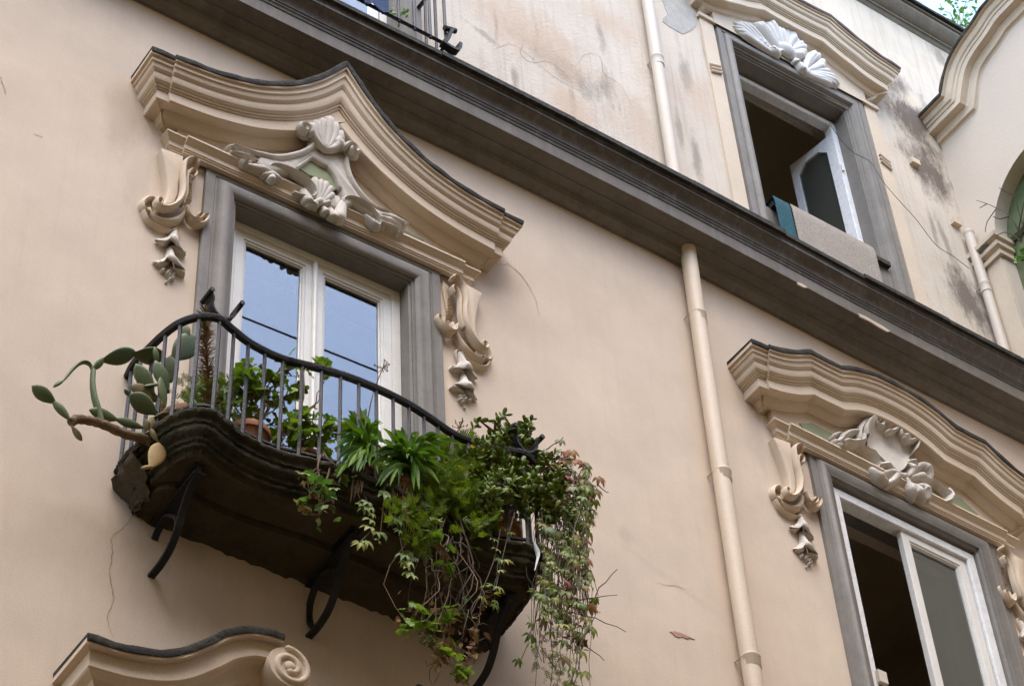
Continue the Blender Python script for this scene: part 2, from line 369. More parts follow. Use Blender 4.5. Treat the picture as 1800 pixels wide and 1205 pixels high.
while x < XC - .01:                         # broken slate slabs on top
    L_ = rr_.uniform(.75, 1.25); x1 = min(x + L_, XC)
    def zz(xx):
        for a, c in zip(cz, cz[1:]):
            if a[0] <= xx <= c[0]: return a[1] + (c[1] - a[1]) * (xx - a[0]) / (c[0] - a[0])
        return cz[-1][1]
    t = .485 + rr_.uniform(-.003, .004); o = .388 + rr_.uniform(0, .03); hh = rr_.uniform(.042, .055)
    mb.hexa([(x, -.03, zz(x) + t), (x1 - .004, -.03, zz(x1) + t), (x1 - .004, o, zz(x1) + t), (x, o, zz(x) + t),
             (x, -.03, zz(x) + t + hh), (x1 - .004, -.03, zz(x1) + t + hh), (x1 - .004, o, zz(x1) + t + hh), (x, o, zz(x) + t + hh)])
    x = x1
mb.build('slate_coping', M_SLATE, CORN, smooth=None)['kind'] = 'stuff'

# ---------------------------------------------------------------- window pediments
PPROF = [(.28, 0), (.28, -.03), (.262, -.032), (.262, -.066), (.25, -.07), (.248, -.085), (.242, -.104), (.228, -.12), (.222, -.124), (.222, -.14), (.221, -.158), (.214, -.176), (.20, -.19), (.19, -.193), (.19, -.206), (.178, -.208), (.178, -.221), (.168, -.224),
         (.168, -.305), (.160, -.312), (.095, -.314), (.092, -.322), (.088, -.328), (.082, -.345), (.068, -.362), (.055, -.368), (.05, -.374), (-.01, -.374)]
CAPP = [(-.02, .03), (.285, .022), (.287, 0.002), (.285, -.018), (.282, -.03), (-.02, -.032)]
def shear(pts, tl, cx): return [(x + cx, z + tl * x) for x, z in pts]
def cap_strip(path, dref, step=None):
    """thin slate slab lying on the crown, with ends flush with the returns"""
    mb = MB(); m = len(path); rows = []
    for i in range(m):
        a, c = path[max(i - 1, 0)], path[min(i + 1, m - 1)]
        t = Vector((c[0] - a[0], c[1] - a[1])).normalized(); nv = Vector((-t.y, t.x)); x, z = path[i]; st = step(x) if step else 0
        j = .003 * sin(i * .9) + random.uniform(-.0015, .0015); j2 = .002 * sin(i * .7 + 1)
        rows.append([(x + nv.x * h, d + st + (j if d > .2 else 0), z + h * nv.y + j2) for d, h in ((-.01, .03), (dref + .010, .022), (dref + .015, .006), (dref + .008, -.018), (-.01, -.008))])
    b = mb.grid(rows, closed=True); n = 5
    mb.f.append(tuple(b + j for j in range(n))[::-1]); e = b + (m - 1) * n; mb.f.append(tuple(e + j for j in range(n)))
    return mb
def symm(half): return [(-x, z) for x, z in half[::-1]] + [q for q in half if q[0] > 1e-6]
# left: concave sides rising to a sharp peak
hl = [(0, 11.385), (.1, 11.235), (.21, 11.08), (.33, 10.945), (.45, 10.84), (.56, 10.765), (.68, 10.698), (.8, 10.65), (.95, 10.608), (1.1, 10.582), (1.25, 10.566), (1.435, 10.552)]
hl = catmull(hl, 4)
TL, TR = .028, -.028
path1 = shear(symm(hl), TL, .005)
st1 = lambda x: .018 if abs(x - .005) < 1.27 else 0
def add_steps(path, cx, hw):
    out = []
    for a, c in zip(path, path[1:]):
        out.append(a)
        for s_ in (cx - hw, cx + hw):
            if a[0] < s_ < c[0]:
                for e in (-.002, .002):
                    t = (s_ + e - a[0]) / (c[0] - a[0])
                    if 0 < t < 1: out.append((s_ + e, a[1] + (c[1] - a[1]) * t))
    out.append(path[-1]); return out
path1 = add_steps(path1, .005, 1.27)
FRZ = .05
def frieze(mb, path, z_lip, tl, cx, hw, d=FRZ, low=-.35):
    """flat tympanum between the crown and the lower band, cut to the crown's line"""
    pts = [(x, z + low) for x, z in path if abs(x - cx) <= hw]
    zb = lambda x: z_lip + tl * (x - cx)
    rows = [[(x, d, zb(x) - .01) for x, z in pts], [(x, d, max(z, zb(x))) for x, z in pts]]
    x0, x1 = pts[0][0], pts[-1][0]
    rows = [[(x0, -.01, rows[0][0][2])] + rows[0] + [(x1, -.01, rows[0][-1][2])], [(x0, -.01, rows[1][0][2])] + rows[1] + [(x1, -.01, rows[1][-1][2])]]
    mb.grid(rows)
EPROF = [(.02, .125), (.094, .122), (.096, .105), (.088, .10), (.082, .09), (.066, .075), (.058, .066), (.058, .03), (.05, .027), (.05, .016), (.042, .013), (.042, .0), (.005, -.002)]
def entablature(mb, cx, hw, z0, tl, tm=M_TRIM, mid=1.055):
    zb = lambda x: z0 + tl * (x - cx)
    xs = [cx - hw, cx - mid - .002, cx - mid + .002, cx, cx + mid - .002, cx + mid + .002, cx + hw]
    rows = []
    for i, x in enumerate(xs):
        st = .022 if abs(x - cx) < mid else 0; row = []
        for d, h in EPROF:
            xx = x
            if i in (0, len(xs) - 1): s_ = -1 if i == 0 else 1; xx = x - s_ * (.094 - d)
            row.append((xx, d + st, zb(x) + h))
        rows.append(row)
    rows.insert(0, [(x, -.01, z) for x, d, z in rows[0]]); rows.append([(x, -.01, z) for x, d, z in rows[-1]])
    mb.grid(rows)
# right: broken arch with angled shoulders
hr = [(0, 10.845), (.15, 10.838), (.3, 10.81), (.44, 10.765), (.57, 10.70)]
hr = catmull(hr, 3) + [(.72, 10.693), (.87, 10.697)] + catmull([(.87, 10.697), (.95, 10.65), (1.05, 10.59), (1.18, 10.535), (1.3, 10.508), (1.447, 10.488)], 3)[1:]
CXR = 4.895
path2 = add_steps(shear(symm(hr), TR, CXR), CXR, 1.29)
st2 = lambda x: .018 if abs(x - CXR) < 1.29 else 0

def pediment(name, path, prof, dref, step, capm=M_SLATE, tm=M_TRIM):
    mb = MB(); sweep_crown(mb, path, prof, dref, step); o = mb.build(name, tm, B, smooth=22)
    cap_strip(path, dref, step).build('slate_cap', capm, o, smooth=40)
    return o
PED1 = pediment('window_pediment', path1, PPROF, .28, st1)
PED2 = pediment('window_pediment', path2, PPROF, .28, st2)
mb = MB(); frieze(mb, path1, 10.10, TL, .005, 1.13); frieze_o = mb.build('frieze', M_TRIM, PED1, smooth=None)
mb = MB(); frieze(mb, path2, 10.02, TR, CXR, 1.14); mb.build('frieze', M_TRIM, PED2, smooth=None)
mb = MB(); entablature(mb, .005, 1.19, 9.975, TL); mb.build('entablature', M_TRIM, PED1, smooth=28)
mb = MB(); entablature(mb, CXR + .03, 1.19, 9.91, TR); mb.build('entablature', M_TRIM, PED2, smooth=28)

# ---------------------------------------------------------------- grey stone surrounds
def surround(cx, hw, ztop, zbot, tl, prof, name='window_surround', m=M_GREY):
    mb = MB(); zt = lambda x: ztop + tl * (x - cx)
    rows = []
    for (x, z, sx, sz) in ((cx - hw, zbot, -1, 0), (cx - hw, None, -1, 1), (cx + hw, None, 1, 1), (cx + hw, zbot, 1, 0)):
        row = []
        for w, d in prof:
            xx = x + sx * w
            row.append((xx, d, z if z is not None else zt(xx) + w))
        rows.append(row)
    mb.grid(rows); return mb.build(name, m, B, smooth=30)
SPROF = [(0, -.30), (0, -.002), (.014, .004), (.014, .018), (.03, .02), (.032, .034), (.045, .048), (.065, .060), (.09, .066), (.115, .063), (.135, .054), (.15, .04), (.155, .028), (.168, .026), (.175, .034), (.232, .034), (.238, .028), (.238, -.02)]
SUR1 = surround(XL, OH, 9.76, ZF - .02, TL, SPROF)
SPROF2 = [(0, -.30), (0, .0), (.02, .012), (.02, .03), (.04, .034), (.06, .05), (.085, .056), (.105, .05), (.12, .036), (.135, .034), (.14, .026), (.2, .026), (.205, -.02)]
SUR2 = surround(XR, .70, 9.765, ZF - .32, TR, SPROF2)
SPROF3 = [(0, -.30), (0, -.03), (.012, -.03), (.018, -.012), (.03, -.012), (.036, .008), (.05, .01), (.058, .03), (.07, .045), (.095, .054), (.12, .05), (.138, .036), (.142, .022), (.158, .02), (.165, .03), (.215, .03), (.22, -.02)]
SUR3 = surround(XU, OH, 15.04, 12.0, .045, SPROF3)
SUR4 = surround(-.04, .65, 15.04, 11.8, 0, SPROF3)
# ---------------------------------------------------------------- windows
def rect_sweep(mb, x0, x1, z0, z1, prof):      # prof (inset, d) from outer edge to inner edge
    rows = [[(x0 + w, d, z0 + w) for w, d in prof], [(x1 - w, d, z0 + w) for w, d in prof], [(x1 - w, d, z1 - w) for w, d in prof], [(x0 + w, d, z1 - w) for w, d in prof]]
    rows.append(rows[0]); mb.grid(rows, flip=False)
def pane_box(x0, x1, z0, z1, d, name, parent, tl=0, cx=0, m=None):
    mb = MB(); mb.box(x0, x1, d - .003, d, z0, z1); return mb.shear(tl, cx).build(name, m or M_GLASS, parent, smooth=None)
SASH = lambda w, d: [(0, d - .05), (0, d - .004), (.004, d), (w - .03, d), (w - .026, d - .008), (w - .012, d - .010), (w - .008, d - .02), (w, d - .022), (w, d - .05), (0, d - .05)]
# balcony window: two closed leaves
mb = MB(); rect_sweep(mb, XL - OH + .003, XL + OH - .003, ZF, 9.762, [(0, -.17), (0, -.10), (.06, -.10), (.064, -.115), (.064, -.17), (0, -.17)])
WIN1 = mb.shear(TL, XL).build('window', M_WHITE, B, smooth=20)
for a, c in ((XL - OH + .066, XL - .006), (XL + .004, XL + OH - .066)):
    mb = MB(); rect_sweep(mb, a, c, ZF + .07, 9.695, SASH(.088, -.108))
    mb.box(a + .08, c - .08, -.152, -.118, ZF + .155, ZF + .5)
    mb.shear(TL, XL).build('sash', M_WHITE, WIN1, smooth=20)
    pane_box(a + .084, c - .084, ZF + .5, 9.613, -.138, 'pane', WIN1, TL, XL)
mb = MB(); mb.tube([(XL - .001, -.10, ZF + .07), (XL - .001, -.10, 9.69)], .018, 8, cap=True); mb.shear(TL, XL).build('astragal', M_WHITE, WIN1)

M_BLOCK = mat('dark_light_block', (.05, .042, .034), .9, .1, 4)
mb = MB(); mb.box(XL - OH - .045, XL + OH + .045, -.425, -.172, 9.70, 9.835); mb.build('head_light_block', M_BLOCK, WIN1, smooth=None)  # added dark box, hides the brightly lit plaster behind the window head
# right window: one leaf swung open into the dark room
mb = MB(); rect_sweep(mb, XR - .698, XR + .698, ZF - .3, 9.742, [(0, -.12), (0, -.028), (.008, -.02), (.078, -.02), (.085, -.028), (.085, -.12), (0, -.12)])
WIN2 = mb.shear(TR, XR).build('window', M_OLDWHITE, B, smooth=20)
a, c = XR - .02, XR + .608
mb = MB(); rect_sweep(mb, a, c, ZF - .21, 9.652, SASH(.095, -.045)); mb.shear(TR, XR).build('sash', M_WHITE, WIN2, smooth=20)
pane_box(a + .09, c - .09, ZF - .12, 9.562, -.08, 'pane', WIN2, TR, XR, M_HAZED)
mb = MB(); mb.box(XR - .61, XR - .565, -.72, -.10, ZF - .21, 9.652); mb.build('sash', M_WHITE, WIN2, smooth=None)
mb = MB(); q = P(1549, 1189, 0); mb.box(q[0] - .03, q[0] + .045, -.021, .012, q[1] - .05, q[1] + .05); mb.build('shutter_catch', M_UPIPE, WIN2, smooth=None)
M_SHUT = mat('beige_inner_shutter', (.36, .31, .22), .6, .05, 4)
mb = MB()
for k, (d0, d1) in enumerate(((-.125, -.24), (-.25, -.40))):
    mb.box(XR + .60 + .03 * k, XR + .63 + .03 * k, d1, d0, ZF - .2, 9.7)
mb.box(XR + .594, XR + .60, -.22, -.15, ZF, 9.3)
mb.build('inner_shutter', M_SHUT, WIN2, smooth=None)

# upper window: weathered leaf standing open inwards
mb = MB(); rect_sweep(mb, XU - OH + .003, XU + OH - .003, 12.88, 15.0, [(0, -.26), (0, -.17), (.05, -.17), (.056, -.18), (.056, -.26), (0, -.26)])
WIN3 = mb.shear(.045, XU).build('window', M_OLDWHITE, B, smooth=20)
hx, hd, wl_ = XU + OH - .06, -.19, .50
an = R(80); ca, sa = cos(an), sin(an)
def leafpt(u, t, z): return (hx - u * ca + t * sa * 1, hd - u * sa - t * ca, z)
def ring(u0, u1, z0, z1, ch, t):
    return [leafpt(u, t, z) for u, z in ((u0, z0), (u1, z0), (u1, z1 - ch), (u1 - ch, z1), (u0 + ch, z1), (u0, z1 - ch))]
mb = MB(); rows = [ring(0, wl_, 12.92, 14.86, .001, 0), ring(.085, wl_ - .07, 13.0, 14.76, .09, 0), ring(.085, wl_ - .07, 13.0, 14.76, .09, .045), ring(0, wl_, 12.92, 14.86, .001, .045)]
rows.append(rows[0]); mb.grid(rows, closed=True); mb.build('open_sash', M_OLDWHITE, WIN3, smooth=20)
mb = MB(); b = len(mb.v); r1 = ring(.085, wl_ - .07, 13.0, 14.76, .09, .02); r2 = ring(.085, wl_ - .07, 13.0, 14.76, .09, .024)
mb.grid([r1, r2], closed=True); mb.f.append(tuple(range(6))[::-1]); mb.f.append(tuple(range(6, 12))); mb.build('pane', M_HAZED, WIN3, smooth=None)
mb = MB(); mb.box(XU - OH + .02, XU + OH + .005, -.28, .05, 12.83, 12.885); mb.build('window_sill', M_SLATE, WIN3, smooth=None)
mb = MB(); mb.box(XU - OH - .03, XU + OH + .03, -.30, .004, 11.9, 12.83); mb.build('apron', M_GREY, WIN3, smooth=None)
for z in (13.2, 14.3):
    mb = MB(); mb.tube([(hx + .01, hd + .03, z), (hx + .01, hd + .03, z + .09)], .012, 8); mb.build('hinge', M_OLDWHITE, WIN3)

# upper balcony door at the top edge
mb = MB(); rect_sweep(mb, -.687, .607, 11.93, 15.0, [(0, -.2), (0, -.12), (.06, -.12), (.06, -.2), (0, -.2)]); WIN4 = mb.build('window', M_WHITE, B, smooth=20)
for a, c in ((-.62, -.045), (-.035, .54)):
    mb = MB(); rect_sweep(mb, a, c, 11.98, 14.93, SASH(.085, -.13)); mb.box(a + .08, c - .08, -.17, -.14, 12.06, 12.5); mb.build('sash', M_WHITE, WIN4, smooth=20)
    pane_box(a + .08, c - .08, 12.5, 14.85, -.155, 'pane', WIN4)

# ---------------------------------------------------------------- stucco ornament
def spiral(cx, cz, r0_, r1_, a0, a1, n=18):
    return [(cx + (r0_ + (r1_ - r0_) * i / n) * cos(R(a0 + (a1 - a0) * i / n)), cz + (r0_ + (r1_ - r0_) * i / n) * sin(R(a0 + (a1 - a0) * i / n))) for i in range(n + 1)]
def taper(n, a, m_, e):        # widths from a over m_ to e
    out = []
    for i in range(n):
        t = i / (n - 1); out.append(a + (m_ - a) * t * 2 if t < .5 else m_ + (e - m_) * (t - .5) * 2)
    return out
def lobe(mb, base, tip, w, h, d, bend=0, w0=.3):
    bx, bz = base; tx, tz = tip; nx, nz = -(tz - bz), tx - bx
    pts = [(bx + (tx - bx) * t + nx * bend * 4 * t * (1 - t), bz + (tz - bz) * t + nz * bend * 4 * t * (1 - t)) for t in [i / 8 for i in range(9)]]
    ws = [w * (w0 + (1 - w0) * sin(pi * min(t * .62, .5)) if t < .8 else max(.12, math.sqrt(max(0, 1 - ((t - .8) / .2) ** 2)))) for t in [i / 8 for i in range(9)]]
    hs = [h * (.5 + .5 * t if t < .8 else .9 * math.sqrt(max(.03, 1 - ((t - .8) / .2) ** 2))) for t in [i / 8 for i in range(9)]]
    mb.ridge(pts, ws, hs, d)
def bowl_ring(mb, c, rx, rz, rot, w, h, d, a0=0, a1=360):
    pts = []
    for i in range(29):
        a = R(a0 + (a1 - a0) * i / 28); u, v = rx * cos(a), rz * sin(a)
        pts.append((c[0] + u * cos(R(rot)) - v * sin(R(rot)), c[1] + u * sin(R(rot)) + v * cos(R(rot))))
    mb.ridge(pts, taper(29, w * .6, w, w * .8), taper(29, h * .35, h, h * .35), d)
def blob(mb, c, rx, rz, h, d, n=10, rot=0):
    rows = []
    for i in range(6):
        a = pi / 2 * i / 5; k = cos(a)
        rows.append([(c[0] + (rx * cos(2 * pi * j / n) * cos(R(rot)) - rz * sin(2 * pi * j / n) * sin(R(rot))) * max(k, .02), d - .01 + h * sin(a), c[1] + (rx * cos(2 * pi * j / n) * sin(R(rot)) + rz * sin(2 * pi * j / n) * cos(R(rot))) * max(k, .02)) for j in range(n)])
    mb.grid(rows, closed=True)
def Z(ox, oy, sc_): return lambda X, Y, d=.08: P(ox + X / sc_, oy + Y / sc_, d)
z1, z6, z8, z9, z5 = Z(200, 60, 2.368), Z(240, 220, 6), Z(1320, 700, 6), Z(1560, 800, 7.5), Z(1220, 0, 6)

# console beside a window (traced at the left one, mirrored for the others)
def L6(pts, d): return [z6(X, Y, d) for X, Y in pts]
def console_shapes():
    mb = MB(); D = .075
    mb.prism(L6([(265, 235), (400, 285), (500, 325), (492, 420), (462, 520), (448, 620), (440, 720), (405, 810), (350, 862), (285, 858), (262, 835), (300, 800), (328, 720), (334, 640), (325, 540), (305, 420), (282, 310)], D), -.01, D, .012)
    # long S scroll
    s_ = catmull(L6([(640, 430), (615, 388), (560, 375), (505, 400), (488, 470), (480, 560), (486, 650), (475, 750), (430, 830), (350, 880), (270, 885), (212, 850), (205, 800), (235, 790), (262, 815), (250, 840)], D), 4)
    mb.ridge(s_, taper(len(s_), .014, .020, .010), taper(len(s_), .05, .055, .035), .065)
    s_ = catmull(L6([(600, 560), (625, 520), (600, 485), (560, 490), (530, 540), (525, 640), (520, 740), (480, 850)], .07), 4)
    mb.ridge(s_, taper(len(s_), .009, .013, .008), .035, .062)
    # beaded ribs
    for k in range(6):
        y = 585 + k * 34
        mb.ridge(L6([(535, y), (560, y + 8), (592, y + 26)], .04), [.006, .009, .004], .022, .012)
    mb.prism(L6([(545, 480), (640, 470), (640, 560), (600, 700), (560, 820), (520, 800), (530, 640)], .02), -.01, .016, .006)
    # big lower C
    s_ = catmull(L6([(220, 800), (190, 752), (125, 752), (80, 800), (95, 860), (150, 900)], .05), 4); mb.ridge(s_, taper(len(s_), .012, .020, .014), .05, .0)
    s_ = catmull(L6([(150, 850), (180, 930), (280, 990), (390, 1000), (480, 950), (530, 880), (545, 830)], .05), 4); mb.ridge(s_, taper(len(s_), .014, .030, .012), taper(len(s_), .03, .055, .03), .01)
    s_ = catmull(L6([(88, 890), (120, 970), (190, 1035), (290, 1080), (380, 1100), (425, 1085)], .04), 4); mb.ridge(s_, taper(len(s_), .012, .018, .008), .045, .0)
    s_ = catmull(L6([(425, 1060), (462, 1100), (460, 1160), (430, 1210)], .03), 4); mb.ridge(s_, taper(len(s_), .008, .012, .006), .025, 0)
    # small inner scroll on the stone jamb
    s_ = catmull(L6([(545, 850), (552, 920), (590, 970), (645, 985), (690, 970), (700, 940), (670, 925), (650, 945)], .07), 4); mb.ridge(s_, taper(len(s_), .009, .012, .008), .05, .035)
    s_ = catmull(L6([(540, 900), (565, 1000), (630, 1045), (700, 1040), (745, 1000), (745, 960), (715, 950)], .05), 4); mb.ridge(s_, taper(len(s_), .009, .016, .009), .045, .03)
    return mb
def flower_shapes():
    mb = MB()
    F_ = lambda X, Y, d=.03: P(200 + X / 2.368, 60 + Y / 2.368, d)
    def bell(top, rim, r_, seed):
        """half bell flower: narrow neck flaring to a wavy rim standing off the wall"""
        rows = []; n = 22; ax = (rim[0] - top[0], rim[1] - top[1]); L_ = math.hypot(*ax); ux, uz = ax[0] / L_, ax[1] / L_
        for t, w, o in ((0, .16, .012), (.15, .26, .03), (.4, .30, .045), (.6, .38, .055), (.78, .62, .062), (.92, .92, .066), (1.0, 1.06, .058), (.97, .9, .040), (.8, .5, .03)):
            row = []
            for j in range(n + 1):
                a = pi * j / n; k = 1 + (.22 * sin(a * 5 + seed) if t > .75 else 0); wx = -cos(a) * r_ * w * k; dd = sin(a) * o * (1.25 if t > .7 else 1)
                sag = -.22 * r_ * (abs(cos(a)) ** 2) * (1 if t > .7 else 0) + (.03 * sin(a * 5 + seed + 1) if t > .75 else 0) * r_ * 3
                cx_ = top[0] + ax[0] * t; cz_ = top[1] + ax[1] * t
                row.append((cx_ + wx * -uz + ux * sag * -1, .004 + dd, cz_ + wx * ux + uz * sag * -1))
            rows.append(row)
        mb.grid(rows)
    bell(F_(262, 800), F_(240, 880), .085, .3); bell(F_(240, 880), F_(236, 960), .085, 1.2)
    for X, Y, X1, Y1 in ((200, 850, 185, 862), (285, 885, 303, 915), (195, 935, 180, 950), (285, 975, 300, 1000)):
        lobe(mb, F_(240, Y - 4), F_(X1, Y1), .022, .04, .01, bend=.12)
    rf = random.Random(2)
    for j in range(12):
        blob(mb, F_(228 + rf.uniform(-22, 26), 985 + rf.uniform(-10, 28)), .014, .015, .045, 0, 8)
    blob(mb, F_(226, 1022), .012, .016, .03, 0)
    return mb
con = console_shapes(); flo = flower_shapes()
def place_rel(mb, cx0, cx1, dz, mir, name, m, parent, tl=0, sc_=1.0):
    n = MB(); n.f = [f[::-1] for f in mb.f] if mir else list(mb.f)
    for x, d, z in mb.v:
        u = x - cx0
        if mir: u = -u
        n.v.append((cx1 + u, d, z + dz + tl * u))
    return n.build(name, m, parent, smooth=50)
for ped, c1, dz, tl in ((PED1, .005, 0, 0), (PED2, CXR + .03, -.04, 0)):
    e1 = .0 if ped is PED1 else +.035
    place_rel(con, .005, c1, dz + e1, False, 'console_scroll', M_TRIM, ped)
    place_rel(con, .005, c1, dz + (.062 if ped is PED1 else -.03), True, 'console_scroll', M_TRIM, ped)
    place_rel(flo, .005, c1, dz + e1, False, 'flower_drop', M_STUC if ped is PED1 else M_STUC, ped)
    place_rel(flo, .005, c1, dz + (.062 if ped is PED1 else -.03), True, 'flower_drop', M_STUC, ped)

# left cartouche
def G(pts, d=.09): return [z1(X, Y, d) for X, Y in pts]
for gp, dd in (([(443, 478), (560, 512), (600, 545), (520, 520)], .06), ([(1205, 812), (1292, 858), (1288, 866), (1190, 826)], .06)):
    mb = MB(); mb.prism(G(gp, dd), .04, dd); mb.build('green_panel', M_GREEN, PED1, smooth=None)
mb = MB(); mb.prism(G([(765, 552), (826, 512), (893, 548), (948, 640), (905, 652), (860, 600), (815, 585)], .122), .04, .122)
mb.build('green_panel', M_GREEN, PED1, smooth=None)
mb = MB(); D = .145
mb.prism(G([(800, 395), (850, 440), (905, 470), (985, 455), (972, 540), (985, 600), (1030, 670), (1100, 722), (1145, 742), (1080, 762), (1000, 705), (955, 722), (945, 640), (893, 548), (826, 512), (765, 552), (790, 600), (740, 575), (660, 572), (600, 545), (605, 500), (700, 518), (770, 503), (815, 468), (825, 420)], D), .04, D, .03)
mb.prism(G([(765, 552), (790, 600), (860, 690), (955, 722), (1000, 705), (960, 690), (948, 660), (905, 655), (860, 605), (815, 588)], D), .04, D - .02, .02)
s_ = catmull(G([(835, 395), (838, 440), (810, 480), (755, 503), (680, 513), (610, 498), (560, 482), (500, 460)], D), 4); mb.ridge(s_, taper(len(s_), .02, .026, .010), taper(len(s_), .06, .045, .03), .125)
mb.ridge(spiral(*z1(798, 390, .22), .058, .010, -10, 420, 26), taper(27, .020, .018, .011), taper(27, .05, .05, .05), .185)
blob(mb, z1(800, 392, .2), .07, .07, .04, .16, 14)
s_ = catmull(G([(978, 478), (966, 530), (985, 600), (1030, 665), (1090, 715), (1150, 737)], D), 4); mb.ridge(s_, taper(len(s_), .022, .028, .010), taper(len(s_), .06, .045, .03), .12)
mb.ridge(spiral(*z1(1000, 475, .22), .056, .010, 190, -250, 26), taper(27, .020, .018, .011), taper(27, .05, .05, .05), .185)
blob(mb, z1(998, 476, .2), .068, .068, .04, .16, 14)
for pts in ([(765, 552), (800, 528), (826, 512), (860, 535), (893, 548)], [(893, 548), (925, 590), (945, 640)]):
    s_ = catmull(G(pts, D), 3); mb.ridge(s_, .012, .03, .12)
# crest of acanthus leaves in front of the crown's soffit
base = z1(893, 462, .22)
for X, Y, w, bd in ((836, 356, .034, .18), (856, 345, .034, .1), (880, 335, .034, .05), (905, 322, .040, -.03), (925, 345, .036, -.1), (945, 380, .034, -.18), (940, 410, .03, -.2)):
    lobe(mb, base, z1(X, Y, .22), w * 1.15, .065, .165, bend=bd, w0=.45)
blob(mb, z1(948, 440, .22), .068, .058, .07, .16, 14, 20); blob(mb, z1(852, 432, .2), .045, .07, .07, .13, 12)
lobe(mb, z1(905, 470, .18), z1(900, 400, .18), .03, .085, .12)
# central lower shell
base = z1(862, 700, .15)
for X, Y, w in ((804, 602, .034), (820, 584, .030), (846, 577, .034), (872, 586, .030), (897, 596, .034), (920, 618, .032), (928, 650, .03)):
    lobe(mb, base, z1(X, Y, .15), w * .9, .045, .105, w0=.5)
# hollow scrolls: thin walled rings
bowl_ring(mb, z1(740, 615, .13), .175, .082, -14, .017, .075, .115, 205, -75)
bowl_ring(mb, z1(1030, 742, .13), .145, .072, -16, .016, .07, .115, -30, 225)
for X0, Y0, X1, Y1, w in ((800, 640, 822, 702, .045), (820, 702, 872, 688, .032), (872, 698, 905, 700, .028), (965, 690, 940, 772, .05), (905, 715, 928, 765, .042), (880, 712, 892, 742, .03), (850, 690, 835, 708, .036), (668, 575, 662, 605, .03)):
    lobe(mb, z1(X0, Y0, .15), z1(X1, Y1, .15), w, .065, .11, w0=.6)
# leafy tails
for pts, w in (([(610, 505), (570, 495), (530, 480), (490, 460)], .034), ([(600, 520), (560, 512), (520, 498), (490, 486)], .026), ([(690, 590), (640, 565), (600, 555), (560, 540)], .04), ([(700, 600), (660, 585), (625, 580)], .035), ([(560, 545), (545, 535), (530, 522)], .02),
               ([(1090, 735), (1140, 755), (1185, 772), (1228, 785)], .034), ([(1080, 765), (1130, 790), (1170, 810), (1205, 830)], .028), ([(1100, 755), (1150, 775), (1200, 800)], .03), ([(1050, 750), (1090, 790), (1110, 800)], .035)):
    s_ = catmull(G(pts, .13), 3); mb.ridge(s_, taper(len(s_), w * .5, w, w * .4), taper(len(s_), .04, .06, .04), .095)
rc = random.Random(4)
for X, Y, r_ in ((490, 465, .026), (510, 472, .024), (535, 484, .028), (570, 530, .022), (588, 545, .028), (612, 552, .03), (640, 560, .032), (560, 500, .03), (1215, 790, .022), (1175, 770, .026), (1150, 800, .028), (1125, 790, .03), (1185, 822, .024), (1110, 775, .026)):
    blob(mb, z1(X, Y, .13), r_, r_ * .9, .06, .09, 9)
mb.build('cartouche', M_STUC, PED1, smooth=60)

# right cartouche: one big shell between scrolls
def H8(pts, d=.1): return [z8(X, Y, d) for X, Y in pts]
mb = MB(); mb.prism(H8([(515, 258), (640, 258), (885, 385), (1010, 560), (880, 500), (590, 345), (560, 330)], .058), .04, .058)
mb.build('green_panel', M_GREEN, PED2, smooth=None); mb = MB()
mb.prism([z9(X, Y, .058) for X, Y in ((700, 440), (820, 508), (975, 572), (1192, 770), (1182, 826), (1000, 745), (780, 640), (540, 500))], .04, .058)
mb.build('green_panel', M_GREEN, PED2, smooth=None)
mb = MB()
# concave shell: rows from rim to base
rim = [(1180, 420), (1165, 340), (1200, 250), (1280, 180), (1360, 165), (1420, 240), (1490, 250), (1540, 280), (1590, 330), (1680, 370), (1755, 360), (1735, 450), (1705, 560)]
bas = [(1300, 560), (1330, 600), (1370, 640), (1410, 680), (1450, 710), (1480, 730), (1510, 750), (1540, 770), (1570, 770), (1600, 750), (1620, 720), (1640, 690), (1660, 660)]
rows = []
for t, dd in ((0, .15), (.04, .185), (.10, .18), (.25, .13), (.5, .095), (.75, .11), (1, .13)):
    rows.append([(lambda q: (q[0], dd, q[1]))(z8(a[0] + (c[0] - a[0]) * t, a[1] + (c[1] - a[1]) * t, .11)) for a, c in zip(catmull(rim, 3), catmull(bas, 3))])
mb.grid([[(x, .05, z) for x, d, z in rows[0]]] + rows + [[(x, .05, z) for x, d, z in rows[-1]]])
mb.ridge(spiral(*z8(1335, 232, .15), .065, .01, 100, -400, 26), taper(27, .026, .02, .01), .05, .12)
s_ = catmull(H8([(1165, 420), (1165, 330), (1205, 245), (1280, 178), (1350, 168)], .14), 4); mb.ridge(s_, taper(len(s_), .012, .022, .026), .05, .10)
for X, Y, rx, rz in ((1450, 265, .07, .05), (1500, 300, .05, .05), (1640, 400, .075, .05), (1710, 380, .05, .04), (1600, 350, .035, .045)):
    blob(mb, z8(X, Y, .14), rx, rz, .07, .11, 12, -20)
s_ = catmull(H8([(1400, 215), (1430, 250), (1480, 255), (1530, 240), (1545, 300), (1500, 345), (1440, 350)], .15), 4); mb.ridge(s_, taper(len(s_), .018, .03, .016), .06, .12)
s_ = catmull(H8([(1575, 290), (1570, 350), (1600, 400), (1660, 385), (1750, 355), (1740, 430), (1650, 450), (1600, 420)], .15), 4); mb.ridge(s_, taper(len(s_), .018, .028, .016), .06, .12)
# feathers at the base
for k in range(7): lobe(mb, z8(1330 + k * 26, 560 + k * 22, .12), z8(1400 + k * 18, 700 + k * 10, .12), .03, .05, .07)
